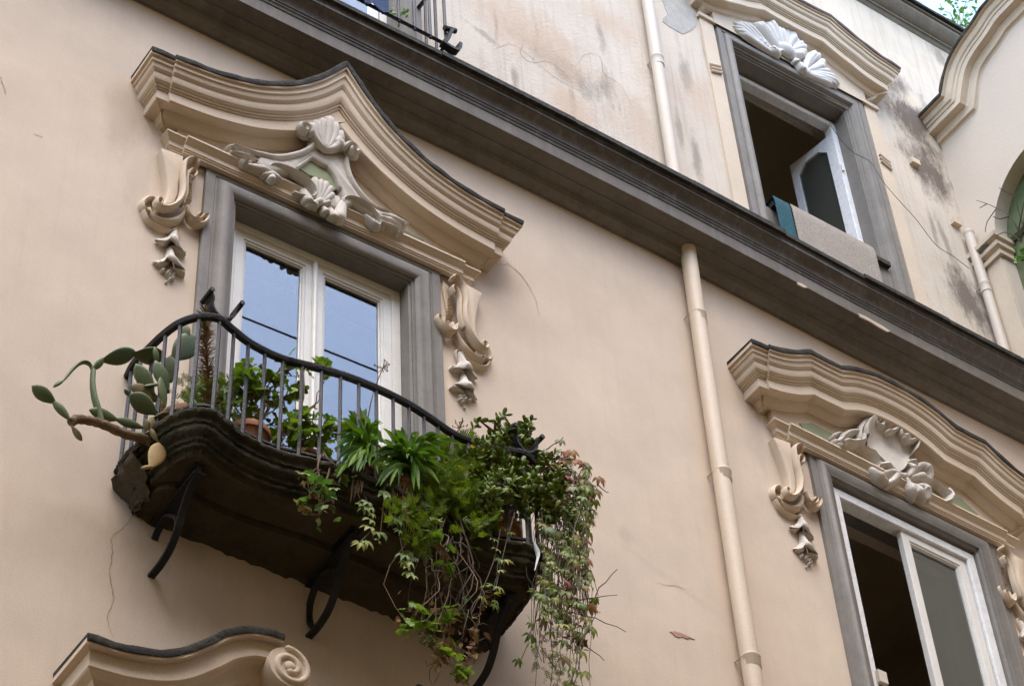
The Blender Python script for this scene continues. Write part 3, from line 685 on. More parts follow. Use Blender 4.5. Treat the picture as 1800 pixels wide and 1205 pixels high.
# left scroll group
bowl_ring(mb, z8(1150, 600, .08), .16, .078, -18, .018, .10, .05, 190, -70)
for pts, w in (([(870, 400), (905, 385), (940, 400), (940, 440), (900, 470), (880, 440)], .03), ([(990, 390), (1040, 360), (1110, 365), (1165, 410), (1160, 460), (1080, 470), (1010, 450), (970, 470)], .04), ([(900, 480), (940, 520), (1000, 560)], .025), ([(1270, 740), (1320, 800), (1380, 850), (1440, 880)], .05), ([(1400, 790), (1470, 780), (1530, 810), (1500, 870), (1440, 900)], .045), ([(1340, 700), (1420, 720), (1490, 735)], .04), ([(1560, 800), (1600, 830), (1620, 850)], .035)):
    s_ = catmull(H8(pts, .1), 4); mb.ridge(s_, taper(len(s_), w * .6, w, w * .6), taper(len(s_), .06, .095, .06), .06)
# right leaf and ring
def H9(pts, d=.1): return [z9(X, Y, d) for X, Y in pts]
for pts, w in (([(230, 120), (300, 160), (320, 220), (280, 280)], .05), ([(390, 170), (440, 140), (510, 180), (560, 260), (560, 320)], .05), ([(310, 300), (400, 290), (480, 310), (570, 330)], .05), ([(250, 310), (280, 420), (330, 520), (350, 560)], .045), ([(300, 380), (380, 450), (440, 540), (480, 600)], .06), ([(400, 400), (470, 430), (520, 500), (540, 590)], .05), ([(240, 100), (320, 110), (380, 180)], .03), ([(800, 440), (825, 530), (800, 610), (750, 620)], .03)):
    s_ = catmull(H9(pts), 4); mb.ridge(s_, taper(len(s_), w * .5, w, w * .5), taper(len(s_), .06, .10, .06), .06)
bowl_ring(mb, z9(620, 470, .08), .15, .07, -22, .017, .095, .05, -90, 180)
mb.build('cartouche', M_STUC, PED2, smooth=60)

# ---------------------------------------------------------------- upper pediment with white shell
hu = [(0, 15.985), (.2, 15.99), (.43, 16.012)] + catmull([(.43, 16.012), (.52, 15.955), (.65, 15.89), (.776, 15.845), (.9, 15.79), (1.0, 15.765), (1.12, 15.748), (1.225, 15.718)], 3)[1:]
pathu = shear(symm(hu), .045, XU)
UPROF = [(d, h * 1.0) for d, h in PPROF]
M_RUST = mat('slate_cap_with_rust', (.07, .05, .045), .8, .3, 9, .6, 30, (.16, .05, .03), 6, .7)
PED3 = pediment('window_pediment', pathu, UPROF, .28, None, M_RUST, M_UTRIM)
mb = MB(); frieze(mb, pathu, 15.25, .045, XU, .93, .05, -.36); mb.build('frieze', M_UTRIM, PED3, smooth=None)
mb = MB()
for sgn in (-1, 1):                         # flat strips with little notched drops beside the surround
    x0 = XU + sgn * .89; x1 = XU + sgn * 1.04
    mb.box(min(x0, x1), max(x0, x1), -.01, .02, 11.6, 15.26 + sgn * .04)
    mb.box(min(x0, x1) - .02, max(x0, x1) + .02, -.01, .045, 15.25 + sgn * .04, 15.30 + sgn * .04)
    for k in range(3): mb.tube([(x0 + sgn * .02, .03, 14.55 - k * .05), (x0 + sgn * .14, .03, 14.5 - k * .05)], .014, 8)
mb.build('flat_strip', M_UTRIM, PED3, smooth=30)
mb = MB()
def H5(pts, d=.11): return [z5(X, Y, d) for X, Y in pts]
fans = [((900, 560), [(450, 190), (450, 235), (470, 270), (510, 310), (560, 350), (620, 390), (500, 185), (560, 195)], .03, .05), ((930, 520), [(640, 215), (680, 205), (720, 240), (745, 290)], .04, .08), ((960, 520), [(770, 205), (800, 195), (850, 235), (880, 280)], .05, .09), ((1000, 520), [(910, 280), (960, 258), (1020, 262), (1060, 310), (1080, 370)], .055, .09), ((1010, 540), [(1110, 390), (1165, 430), (1210, 480), (1200, 530), (1185, 560)], .045, .07), ((1200, 720), [(1260, 560), (1300, 545), (1350, 565), (1390, 610), (1390, 650)], .045, .08), ((1180, 730), [(1420, 690), (1480, 730), (1545, 800), (1570, 850), (1550, 890), (1500, 870), (1440, 820)], .032, .06), ((900, 500), [(840, 520), (880, 540), (940, 550)], .05, .08), ((1080, 600), [(1180, 740), (1250, 770), (1110, 650), (1150, 690)], .05, .07), ((800, 460), [(690, 380), (740, 420), (780, 470)], .04, .06)]
for c, tips, w, h in fans:
    for X, Y in tips:
        lobe(mb, z5(*c, .11), z5(X, Y, .11), w * random.uniform(.85, 1.1), h * random.uniform(.8, 1.15), .06, bend=random.uniform(-.06, .06), w0=.45)
pass
blob(mb, z5(1000, 500, .12), .12, .09, .08, .07, 12, -20); blob(mb, z5(880, 520, .12), .07, .05, .07, .07, 12, -20)
mb.build('shell_ornament', M_WSTUC, PED3, smooth=50)

# ---------------------------------------------------------------- broken pediment below the balcony
pl = [P(152.8, 1119.4, .36), P(191, 1131, .36), P(232.8, 1142.5, .36), P(274, 1148, .36), P(302, 1148, .36), P(330, 1142.5, .36), P(371.7, 1125.8, .36), P(399.4, 1113, .36), P(441, 1106.4, .36), P(474.4, 1112, .36), P(499.4, 1120, .36)]
pl = catmull(pl, 4)
LPROF = [(.36, 0), (.36, -.03), (.32, -.032), (.32, -.125), (.312, -.135), (.27, -.15), (.25, -.175), (.245, -.2), (.225, -.225), (.21, -.23), (.20, -.25), (.17, -.26), (.16, -.28), (.16, -.36), (.10, -.37), (.07, -.40), (.06, -.44)]
vx, vz = P(509, 1172, .34)
def volute(mb, cx, cz, s_, d1):
    """scroll roll: solid cylinder with a spiral fillet on its face"""
    r_ = .125; n = 28
    prof = [(r_ * .92, -.0), (r_ * .96, d1 - .16), (r_, d1 - .1), (r_, d1 - .012), (r_ * .96, d1), (.001, d1)]
    rows = [[(cx + q * cos(2 * pi * j / n), dd, cz + q * sin(2 * pi * j / n)) for j in range(n)] for q, dd in prof]
    mb.grid(rows, closed=True, flip=True)
    sp = spiral(cx, cz, r_ * .93, .03, 100 if s_ > 0 else 80, 100 - 560 if s_ > 0 else 80 + 560, 44)
    mb.ridge(sp, taper(45, .018, .02, .02), .02, d1 - .004)
    blob(mb, (cx, cz), .04, .04, .03, d1 - .002, 14)
for s_ in (1, -1):
    pth = pl if s_ > 0 else mirror(pl, XL)[::-1]
    mb = MB(); sweep_crown(mb, pth, LPROF, .36, None, s_ > 0, s_ < 0)
    if s_ > 0: o = PED4 = mb.build('window_pediment', M_TRIM, B, smooth=28)
    else: o = mb.build('pediment_half', M_TRIM, PED4, smooth=28)
    par = PED4
    cap_strip(pth, .36).build('slate_cap', M_SLATE, par, smooth=40)
    mb = MB(); volute(mb, vx if s_ > 0 else 2 * XL - vx, vz, s_, .345); mb.build('volute', M_TRIM, par, smooth=40)

# ---------------------------------------------------------------- eave of the palazzo
EV = [(0, -.02), (.02, 0), (.03, .02), (.05, .028), (.05, .05), (.07, .06), (.10, .085), (.13, .12), (.15, .15), (.15, .19), (.17, .195), (.17, .225), (-.4, .24)]
mb = MB(); mb.grid([[(x, d, ROOF + h) for d, h in EV] for x in (-14, XC + 2.6)]); mb.build('eave_cornice', M_CORN, B, smooth=30)
mb = MB(); n = 60
rows = [[(XC - 4 + 6.6 * j / n, d, ROOF + .23 + h + random.uniform(-.006, .008)) for j in range(n + 1)] for d, h in ((.205, -.005), (.21, .02), (.14, .05), (-.1, .1), (-3, .9))]
mb.grid(rows); mb.build('roof_tiles', M_SLATE, B, smooth=30)

# ---------------------------------------------------------------- side wing with arches
Wg = thing('side_wing', 'pale cream wing at right with curved hood moulding over arched window', 'building', (XC, 1.5, zg))
XH = XC - .2; DW = 2.9
hp = [(0, PX(1640, 180, XH)[1])] + [PX(*q, XH) for q in ((1653, 167), (1658, 135), (1668, 104), (1686, 72), (1706, 44), (1724, 16), (1737.5, 0))]
hp[0] = (0.0, hp[1][1])
tail = catmull(hp[1:], 3); mxd = 1.55
tail = [q for q in tail if q[0] < mxd] + [(mxd + (mxd - q[0]), q[1]) for q in tail[::-1] if q[0] < mxd - .02]
hp = [hp[0]] + tail + [(DW, hp[1][1])]
dc, rw, zs = .97, .68, 13.72
mb = MB()
def arc(n=24): return [(dc + rw * cos(pi - pi * i / n), zs + rw * sin(pi - pi * i / n)) for i in range(n + 1)]
ap = [(dc - rw, 12.0)] + arc() + [(dc + rw, 12.0)]
def top(d):
    for a, c in zip(hp, hp[1:]):
        if a[0] <= d <= c[0] and c[0] > a[0]: return a[1] + (c[1] - a[1]) * (d - a[0]) / (c[0] - a[0]) - .05
    return hp[0][1] - .05
# wall above/beside the opening as strips
a_ = arc()
def wq(*pts):
    b = len(mb.v); mb.v.extend([(XC, d, z) for d, z in pts]); mb.f.append(tuple(range(b, b + len(pts))))
wq((-.3, zg), (dc - rw, zg), (dc - rw, zs), (dc - rw, top(dc - rw)), *[(d, z - .05) for d, z in hp[::-1] if d < dc - rw], (-.3, top(0)))
wq((dc + rw, zg), (DW, zg), *[(d, z - .05) for d, z in hp[::-1] if d > dc + rw], (dc + rw, top(dc + rw)), (dc + rw, zs))
wq((dc - rw, zg), (dc + rw, zg), (dc + rw, 12.0), (dc - rw, 12.0))
for i in range(len(a_) - 1): wq(a_[i], a_[i + 1], (a_[i + 1][0], top(a_[i + 1][0])), *[(d, z - .05) for d, z in hp[::-1] if a_[i][0] < d < a_[i + 1][0]], (a_[i][0], top(a_[i][0])))
rows = [[(XC, d, z) for d, z in ap], [(XC + .16, d, z) for d, z in ap]]; mb.grid(rows)
b = len(mb.v); mb.v.extend([(XC, DW, zg), (XC + 3, DW, zg), (XC + 3, DW, hp[-1][1]), (XC, DW, hp[-1][1])]); mb.f.append((b, b + 1, b + 2, b + 3))
M_WING = mat('pale_cream_wing_stucco', (.62, .53, .435), .9, .05, 1.0, .15, 25, (.58, .45, .34), 2, .4, spec=.2)
mb.build('wall', M_WING, Wg, smooth=30)
# green window in the arch
M_GRW = mat('dark_green_window', (.10, .13, .06), .35, .25, 4, .1, 20, (.2, .2, .12), 3, .5, spec=.5)
mb = MB(); b = 0; mb.v.extend([(XC + .15, d, z) for d, z in ap]); mb.f.append(tuple(range(len(ap)))); wn = mb.build('arched_window', M_GRW, Wg, smooth=None)
mb = MB(); mb.tube([(XC + .13, dc, 12), (XC + .13, dc, zs + rw)], .03, 4); mb.tube([(XC + .13, dc - rw, zs), (XC + .13, dc + rw, zs)], .03, 4); mb.build('glazing_bar', M_GRW, wn)
# imposts
IP = [(0, 0), (.05, .0), (.055, .04), (.03, .05), (.03, .09), (.075, .10), (.08, .14), (.055, .15), (.055, .18), (.105, .19), (.11, .235), (0, .24)]
for d0, d1 in ((dc - rw - .26, dc - rw), (dc + rw, dc + rw + .26)):
    zb = 13.47; mb = MB()
    rows = [[(XC - p, d, zb + h) for p, h in IP] for d in (d0, d1)]
    rows = [[(XC + .02, d0 - p * .6, zb + h) for p, h in IP]] + [[(XC - p, d0 - p * .6, zb + h) for p, h in IP], [(XC - p, d1 + (p if 1 else 0) * .6, zb + h) for p, h in IP], [(XC + .14, d1 + p * .6, zb + h) for p, h in IP]]
    mb.grid(rows)
    mb.build('impost', M_UTRIM, Wg, smooth=25)
    mb = MB(); mb.box(XC - .02, XC + .004, d0, d1 - .004, 12.0, zb); mb.build('pilaster', M_UTRIM, Wg, smooth=25)
# hood moulding
HPROF = [(.20, 0), (.20, -.02), (.165, -.025), (.165, -.05), (.15, -.09), (.135, -.10), (.13, -.13), (.12, -.135), (.12, -.20), (.05, -.21), (.05, -.225), (.04, -.24), (.035, -.30), (.01, -.31), (.0, -.33)]
tmp = MB(); sweep_crown(tmp, hp, HPROF, .2, None, False, False)
mb = MB(); mb.v = [(XC - d, x, z) for x, d, z in tmp.v]; mb.f = [f[::-1] for f in tmp.f]; hood = mb.build('hood_moulding', M_UTRIM, Wg, smooth=30)
tmp = cap_strip(hp, .2); mb = MB(); mb.v = [(XC - d, x, z) for x, d, z in tmp.v]; mb.f = [f[::-1] for f in tmp.f]; mb.build('slate_cap', M_SLATE, hood, smooth=40)
# ---------------------------------------------------------------- building across the street (shades the lower storeys)
Op = thing('opposite_building', 'plain ochre building across the street, behind the viewer', 'building', (0, 11, zg))
M_OPP = mat('ochre_opposite_stucco', (.36, .235, .12), .9, .1, .7)
OD, OT = 10.6, zg + 20.6
mb = MB(); mb.box(-26, 26, OD, OD + 8, zg, OT); mb.build('wall', M_OPP, Op, smooth=None)
mb = MB(); mb.box(-26.2, 26.2, OD - .4, OD + 8.3, OT, OT + .3); mb.build('roof', M_SLATE, Op, smooth=None)

# ---------------------------------------------------------------- drainpipes
def pipe(name, label, pts, r_, collars, m, group='cast drainpipes on the facade'):
    t = thing(name, label, 'drainpipe', pts[-1], group)
    mb = MB(); mb.tube(catmull(pts, 3), r_, 20); mb.build('pipe', m, t, smooth=40)
    for (x, d, z) in collars:
        mb = MB(); n = 20
        prof = [(r_ * .98, -.05), (r_ * 1.10, -.05), (r_ * 1.13, -.02), (r_ * 1.10, .045), (r_ * 1.16, .05), (r_ * 1.18, .062), (r_ * 1.14, .074), (r_ * .98, .078)]
        mb.lathe(prof, x, d, z, n); mb.tube([(x - r_ * .9, -.01, z + .02), (x - r_ * .9, d, z + .02)], .008, 6); mb.build('collar', m, t, smooth=40)
    return t
pr = .062
lp = pipe('drainpipe', 'long cream drainpipe running down between the two pedimented windows', [(3.155, .085, 11.62), (3.15, .085, 11.2), (3.14, .08, 10), (3.13, .08, 8.5), (3.125, .08, 7), (3.12, .08, zg)], pr, [], M_PIPE)
for px, py in ((1212, 551), (1254, 829), (1305, 1157)):
    z = P(px, py, .09)[1]; x = 3.125 + .03 * (z - 7) / 4.5
    mb = MB(); mb.lathe([(pr * .98, -.05), (pr * 1.03, -.045), (pr * 1.05, .03), (pr * 1.09, .034), (pr * 1.10, .042), (pr * 1.06, .05), (pr * .98, .052)], x, .082, z, 20); mb.tube([(x - pr, -.01, z + .04), (x - pr, .07, z + .04)], .006, 6); mb.build('collar', M_PIPE, lp, smooth=40)
mb = MB(); mb.lathe([(pr * .99, 0), (pr * 1.04, 0), (pr * 1.04, .17), (pr * .7, .17)], 3.155, .085, 11.565, 20); mb.build('grey_sleeve', M_CORN, lp, smooth=40)
pipe('drainpipe', 'pale upper drainpipe on the stained wall left of the open upper window', [(3.17, .075, 17.3), (3.165, .075, 15), (3.155, .075, 13.5), (3.15, .075, 11.9)], .051, [(3.163, .075, P(1131, 92, .1)[1])], M_UPIPE)
sp = pipe('drainpipe', 'short capped drainpipe in the corner beside the side wing', [(6.66, .075, 13.95), (6.665, .075, 13), (6.67, .075, 11.9)], .045, [(6.663, .075, 13.2)], M_UPIPE)
mb = MB(); mb.lathe([(.001, .06), (.03, .05), (.05, .03), (.052, 0), (.044, -.02)], 6.66, .075, 13.94, 16); mb.build('cap', M_UPIPE, sp)
mb = MB(); mb.tube([(6.74, .14, 13.72), (6.70, .16, 13.68), (6.66, .19, 13.62)], [.03, .05, .045], 10); mb.build('elbow', M_CORN, sp)
M_STONE = mat('rough_cream_block', (.6, .48, .36), .9, .1, 9, .4, 30)
for (px, py, w, h) in ((1612, 283, .10, .035), (1712, 404, .10, .03)):
    x, z = P(px, py, .05); x = min(x, 6.60); mb = MB(); mb.box(x - w * .6, x + w * .4, -.01, .05, z - h, z + h); o = mb.build('putlog_block', M_STONE, B, smooth=None)

# cables
def cable(label, pts, d=.012, r_=.006, k=5, m=M_WIRE):
    q = [P3(px, py, d) for px, py in pts]; mb = MB(); mb.tube(catmull(q, k), r_, 6)
    return tag(mb.build('cable', m, org=q[0], smooth=60), label, 'cable')
cable('thin loose cable drooping from the upper window to the corner drainpipe', [(1457, 216), (1480, 248), (1500, 268), (1530, 285), (1553, 320), (1580, 352), (1610, 385), (1645, 430), (1675, 450), (1704, 472)], .07, .003)

# cracks and patches in the plaster (parts of the building)
def crack(pts, w=.004, d=.0025, name='crack', m=M_CRACK, k=4):
    q = catmull([P(px, py, 0) for px, py in pts], k); mb = MB(); rows = []
    for i, (x, z) in enumerate(q):
        a = q[max(i - 1, 0)]; c = q[min(i + 1, len(q) - 1)]; t = Vector((c[0] - a[0], c[1] - a[1])).normalized()
        ww = w * random.uniform(.35, 1) * (1 - .6 * abs(2 * i / len(q) - 1)); j = random.uniform(-.006, .006)
        rows.append([(x - t.y * (j - ww), d, z + t.x * (j - ww)), (x - t.y * (j + ww), d, z + t.x * (j + ww))])
    mb.grid(rows); return mb.build(name, m, B, smooth=None)
crack([(865, 462), (880, 466), (893, 465), (910, 478), (928, 500), (940, 525), (948, 553)], .004)
crack([(232, 905), (215, 930), (195, 945), (198, 970), (192, 1000), (196, 1030), (200, 1055), (190, 1080), (192, 1100), (200, 1120)], .0035)
crack([(715, 310), (722, 335), (720, 360), (727, 378)], .006, .06)
crack([(905, 55), (920, 70), (915, 95), (935, 110), (960, 108), (990, 125), (1005, 150)], .0028)
crack([(1010, 120), (1030, 95), (1055, 100), (1062, 130), (1090, 150), (1110, 185)], .0028)
crack([(870, 85), (900, 78), (925, 95), (980, 140), (1020, 160)], .003)
crack([(1155, 1025), (1180, 1028), (1205, 1034)], .003); crack([(0, 135), (6, 150), (10, 165)], .008); crack([(58, 236), (66, 238), (75, 241)], .004)
def patch(pts, d=.004, m=M_PATCH, name='bare_patch'):
    q = [P(px, py, 0) for px, py in pts]; q2 = []
    for a, c in zip(q, q[1:] + q[:1]):
        for t in (0, .33, .66): q2.append((a[0] + (c[0] - a[0]) * t + random.uniform(-.008, .008), a[1] + (c[1] - a[1]) * t + random.uniform(-.008, .008)))
    mb = MB(); mb.prism(q2, -.01, d); return mb.build(name, m, B, smooth=None)
patch([(1163, 0), (1195, -10), (1212, 8), (1226, 36), (1222, 50), (1200, 60), (1180, 50), (1164, 38), (1172, 22)])
M_RED = mat('exposed_reddish_plaster', (.42, .25, .18), .95, .1, 9, .3)
patch([(1176, 1108), (1190, 1111), (1206, 1117), (1222, 1124), (1200, 1120), (1184, 1116)], .004, M_RED, 'chipped_spot')

# ---------------------------------------------------------------- planted balcony
M_SLAB = mat('dark_mossy_balcony_stone', (.045, .038, .024), .95, .45, 6, 1.0, 16, (.016, .018, .006), 5, .85, spec=.12)
M_SOFF = mat('weathered_balcony_soffit', (.075, .058, .034), .95, .2, 3, .6, 20, (.03, .024, .014), 4, .8, spec=.12)
Bal = thing('planted_balcony', 'bowed stone balcony with wrought iron railing, crowded with plants', 'balcony', (.02, 0, 6.85))
cxB = .0
hplan = [(1.235, 0), (1.25, .12), (1.235, .26), (1.215, .40), (1.18, .52), (1.11, .615), (1.02, .655), (.92, .625), (.78, .585), (.58, .575), (.38, .615), (.2, .645), (0, .655)]
plan = [(-x, d) for x, d in hplan] + [(x, d) for x, d in hplan[-2::-1]]
plan = [(x + cxB, d) for x, d in catmull(plan, 9)]
def off_plan(pl_, k):          # move the plan outline inwards by k (out when negative)
    out = []; n = len(pl_)
    for i in range(n):
        a, c = pl_[max(i - 1, 0)], pl_[min(i + 1, n - 1)]; t = Vector((c[0] - a[0], c[1] - a[1])).normalized()
        x, d = pl_[i]; q = (x + t.y * k, d - t.x * k); q = (q[0], max(q[1], 0) if 0 < i < n - 1 else 0); out.append(q)
    return out
EDGE = [(.045, 7.14), (0.0, 7.14), (-.014, 7.132), (-.02, 7.115), (-.014, 7.098), (0.004, 7.09), (.008, 7.085), (.008, 7.055), (.022, 7.05), (.018, 7.035), (.02, 7.015), (.034, 6.998), (.052, 6.99), (.054, 6.965), (.07, 6.96), (.07, 6.935), (.095, 6.93), (.10, 6.905)]
mb = MB(); rb = random.Random(5); rows = []
for k, z in EDGE:
    rows.append([(x + rb.uniform(-.0045, .0045), d + rb.uniform(-.0045, .0045) if d > .01 else -.005, z + rb.uniform(-.0045, .0045)) for x, d in off_plan(plan, k)])
inn = rows[0]; mb.grid([[(x * .3, -.005 if d < .02 else d * .3, 7.14) for x, d, z in inn]] + rows)
mb.build('slab', M_SLAB, Bal, smooth=50)
M_ROUGH = mat('crumbling_grey_stone', (.085, .068, .046), .95, .5, 9, 1.0, 14, (.02, .016, .01), 9, .9, spec=.12)
mb = MB(); rows = []
for i in range(11):                          # bare crumbling end of the slab where it meets the wall
    t = i / 10; rows.append([(x - .006 + rb.uniform(-.012, .006), d + rb.uniform(-.008, .008), z + rb.uniform(-.008, .008)) for x, d, z in [(-1.252 + .012 * t + .19 * max(0, t - .3) + .02 * sin(k * 2.1 + i), .0 + k * .045 * (1 - .35 * t), 7.075 - .22 * t) for k in range(8)]])
mb.grid(rows); mb.build('crumbled_end', M_ROUGH, Bal, smooth=60)
low = off_plan(plan, .10)
mb = MB(); rows = []
for f_, z in ((1, 6.906), (.97, 6.898), (.94, 6.905), (.56, 6.902), (.545, 6.915), (.52, 6.915), (.505, 6.872), (.48, 6.868), (.05, 6.866), (0, 6.866)):
    rows.append([(x * (.985 + .015 * f_) + rb.uniform(-.003, .003), max(d * f_, -.005) + (rb.uniform(0, .02) if f_ == 0 else 0), z + rb.uniform(-.002, .002)) for x, d in low])
mb.grid(rows); mb.build('soffit', M_SOFF, Bal, smooth=40)
# jagged mortar lip against the wall
mb = MB(); rows = [[], []]
for i in range(61):
    x = -1.10 + 2.2 * i / 60; rows[0].append((x, .03 + rb.uniform(0, .015), 6.868)); rows[1].append((x, -.002, 6.845 + rb.uniform(-.014, .014)))
mb.grid(rows); mb.build('mortar_joint', M_SOFF, Bal, smooth=None)
# three iron brackets
def strap(mb, path, w, t):   # flat bar in the x = const plane, path [(d,z)]
    rows = []; n = len(path)
    for i, (d, z) in enumerate(path):
        a, c = path[max(i - 1, 0)], path[min(i + 1, n - 1)]; q = Vector((c[0] - a[0], c[1] - a[1])).normalized()
        rows.append([(sx, d - q.y * o, z + q.x * o) for sx, o in ((-w, -t), (w, -t), (w, t), (-w, t))])
    b = mb.grid(rows, closed=True); mb.f.append((b, b + 1, b + 2, b + 3)); e = b + (n - 1) * 4; mb.f.append((e + 3, e + 2, e + 1, e))
for bx in (-.985, -.03, .99):
    mb = MB()
    for (x0, x1, z0_, z1_) in ((-.032, .032, 6.888, 6.902), (-.007, .007, 6.845, 6.888), (-.032, .032, 6.832, 6.845)): mb.box(bx + x0, bx + x1, -.01, .49, z0_, z1_)
    br = mb.build('bracket', M_IRON, Bal, smooth=None)
    mb = MB(); strap(mb, catmull([(.47, 6.838), (.425, 6.822), (.375, 6.78), (.325, 6.705), (.278, 6.61), (.21, 6.53), (.11, 6.492), (.0, 6.488)], 4), .02, .009); mb.v = [(x + bx, d, z) for x, d, z in mb.v]; mb.build('strut', M_IRON, br, smooth=40)
    mb = MB(); strap(mb, catmull([(.28, 6.61), (.26, 6.69), (.2, 6.755), (.12, 6.81), (.05, 6.79), (.0, 6.745)] if abs(bx) > .5 else [(.30, 6.67), (.27, 6.76), (.186, 6.82), (.08, 6.81), (.015, 6.73), (.0, 6.64), (.02, 6.56), (.06, 6.5)], 4), .018, .008); mb.v = [(x + bx, d, z) for x, d, z in mb.v]; mb.build('curl', M_IRON, br, smooth=40)
# railing: flat top rail, square balusters, scroll finials at both corners
ZRL = 7.862
mb = MB(); rows = []
rail = off_plan(plan, .0)
for x, d in rail: pass
n = len(rail)
for i, (x, d) in enumerate(rail):
    a, c = rail[max(i - 1, 0)], rail[min(i + 1, n - 1)]; t = Vector((c[0] - a[0], c[1] - a[1])).normalized(); nx, nd = t.y, -t.x
    rows.append([(x + nx * o, d + nd * o, ZRL + h) for o, h in ((-.024, 0), (.024, 0), (.024, -.010), (.015, -.028), (-.015, -.028), (-.024, -.010))])
b = mb.grid(rows, closed=True); mb.f.append(tuple(range(b, b + 6))); e = b + (n - 1) * 6; mb.f.append(tuple(range(e, e + 6))[::-1])
rail_o = mb.build('top_rail', M_IRON, Bal, smooth=40)
mb = MB(); rows = []
for i, (x, d) in enumerate(off_plan(plan, .03)):
    rows.append([(x, d - .008, 7.20), (x, d + .008, 7.20), (x, d + .008, 7.185), (x, d - .008, 7.185)])
mb.grid(rows, closed=True); mb.build('bottom_rail', M_IRON, Bal, smooth=40)
# balusters at equal steps along the plan
acc = [0]
for a, c in zip(plan, plan[1:]): acc.append(acc[-1] + math.hypot(c[0] - a[0], c[1] - a[1]))
def on_plan(s_):
    for i in range(len(acc) - 1):
        if acc[i] <= s_ <= acc[i + 1]:
            t = (s_ - acc[i]) / (acc[i + 1] - acc[i]); a, c = plan[i], plan[i + 1]; return (a[0] + (c[0] - a[0]) * t, a[1] + (c[1] - a[1]) * t)
NB = 31
bm_ = None
for k in range(NB):
    s_ = .07 + (acc[-1] - .14) * k / (NB - 1); x, d = on_plan(s_)
    mb = MB(); rr2 = .0125
    mb.tube([(x, d, ZRL - .022), (x + .002, d - .006, (ZRL + 7.19) / 2), (x, d - .014, 7.135)], rr2, 4)
    if bm_ is None:
        o = bm_ = mb.build('baluster', M_BALU, rail_o, smooth=None); bx0, bd0 = x, d
    else:
        o = bm_.copy(); col.objects.link(o); o.parent = rail_o; o.location = W(x, d, 0) - W(bx0, bd0, 0); ORG[o] = ORG[bm_]
        o.rotation_euler = (0, 0, 0)
def finial(cx_, cd, name):
    mb = MB(); K = 1.25
    for s_ in (-1, 1):
        pth = catmull([(0, 0), (s_ * .04, .02), (s_ * .07, .06), (s_ * .072, .105), (s_ * .095, .14)], 4)
        rows = []
        for i, (u, h) in enumerate(pth):
            a, c = pth[max(i - 1, 0)], pth[min(i + 1, len(pth) - 1)]; t = Vector((c[0] - a[0], c[1] - a[1])).normalized()
            w = .02 + .03 * (i / (len(pth) - 1)) ** 2
            rows.append([(cx_ + u - t.y * o, cd + q, ZRL + h + t.x * o) for q, o in ((-w, -.006), (w, -.006), (w, .006), (-w, .006))])
        b = mb.grid(rows, closed=True); e = b + (len(pth) - 1) * 4; mb.f.append((e, e + 1, e + 2, e + 3))
        u, h = pth[-1]; mb.tube([(cx_ + u, cd - .06, ZRL + h), (cx_ + u, cd + .06, ZRL + h)], .016, 10)
    return mb.build(name, M_IRON, Bal, smooth=40)
finial(-1.0, .652, 'finial'); finial(1.03, .655, 'finial')

# ---------------------------------------------------------------- balcony railing at the top edge
Ub = thing('upper_balcony_railing', 'iron railing with curled end brackets above the dark cornice', 'railing', (.3, .36, 11.95))
zr0 = 12.10
mb = MB(); mb.tube([(-2.0, .37, zr0), (.80, .37, zr0 + .02)], .016, 4); mb.tube([(.80, .37, zr0 + .02), (.80, 0, zr0 + .02)], .014, 4); mb.build('bottom_rail', M_IRON, Ub, smooth=None)
mb = MB(); mb.tube([(-2.0, .37, 13.0), (.80, .37, 13.0), (.80, 0, 13.0)], .02, 4); mb.build('top_rail', M_IRON, Ub, smooth=None)
for k in range(20):
    x = .80 - k * .135; mb = MB(); mb.tube([(x, .37, zr0), (x - .004, .37, 13.0)], .0125, 6); mb.build('bar', M_BALU, Ub, smooth=40)
for d in (.25, .12):
    mb = MB(); mb.tube([(.80, d, zr0), (.80, d, 13.0)], .0125, 6); mb.build('bar', M_BALU, Ub, smooth=40)
def bracket_curl(pts, w):
    mb = MB(); q = catmull([P(px, py, .40) for px, py in pts], 4); rows = []
    for i, (x, z) in enumerate(q):
        a, c = q[max(i - 1, 0)], q[min(i + 1, len(q) - 1)]; t = Vector((c[0] - a[0], c[1] - a[1])).normalized()
        rows.append([(x - t.y * o, .40 + dd, z + t.x * o) for dd, o in ((-w, -.012), (w, -.012), (w, .012), (-w, .012))])
    b = mb.grid(rows, closed=True); mb.f.append(tuple(range(b, b + 4))); e = b + (len(q) - 1) * 4; mb.f.append(tuple(range(e, e + 4))[::-1])
    return mb
mb = bracket_curl([(778, 76), (785, 72), (789, 62), (793, 54)], .03); x, z = P(791, 52, .40); x2, z2 = P(782, 48, .44); mb.tube([P3(781, 49, .40), P3(801, 55, .40)], .022, 8); mb.build('curl', M_IRON, Ub, smooth=40)
mb = bracket_curl([(776, 76), (786, 83), (796, 89), (803, 91), (806, 86), (807, 79)], .03); mb.build('curl', M_IRON, Ub, smooth=40)

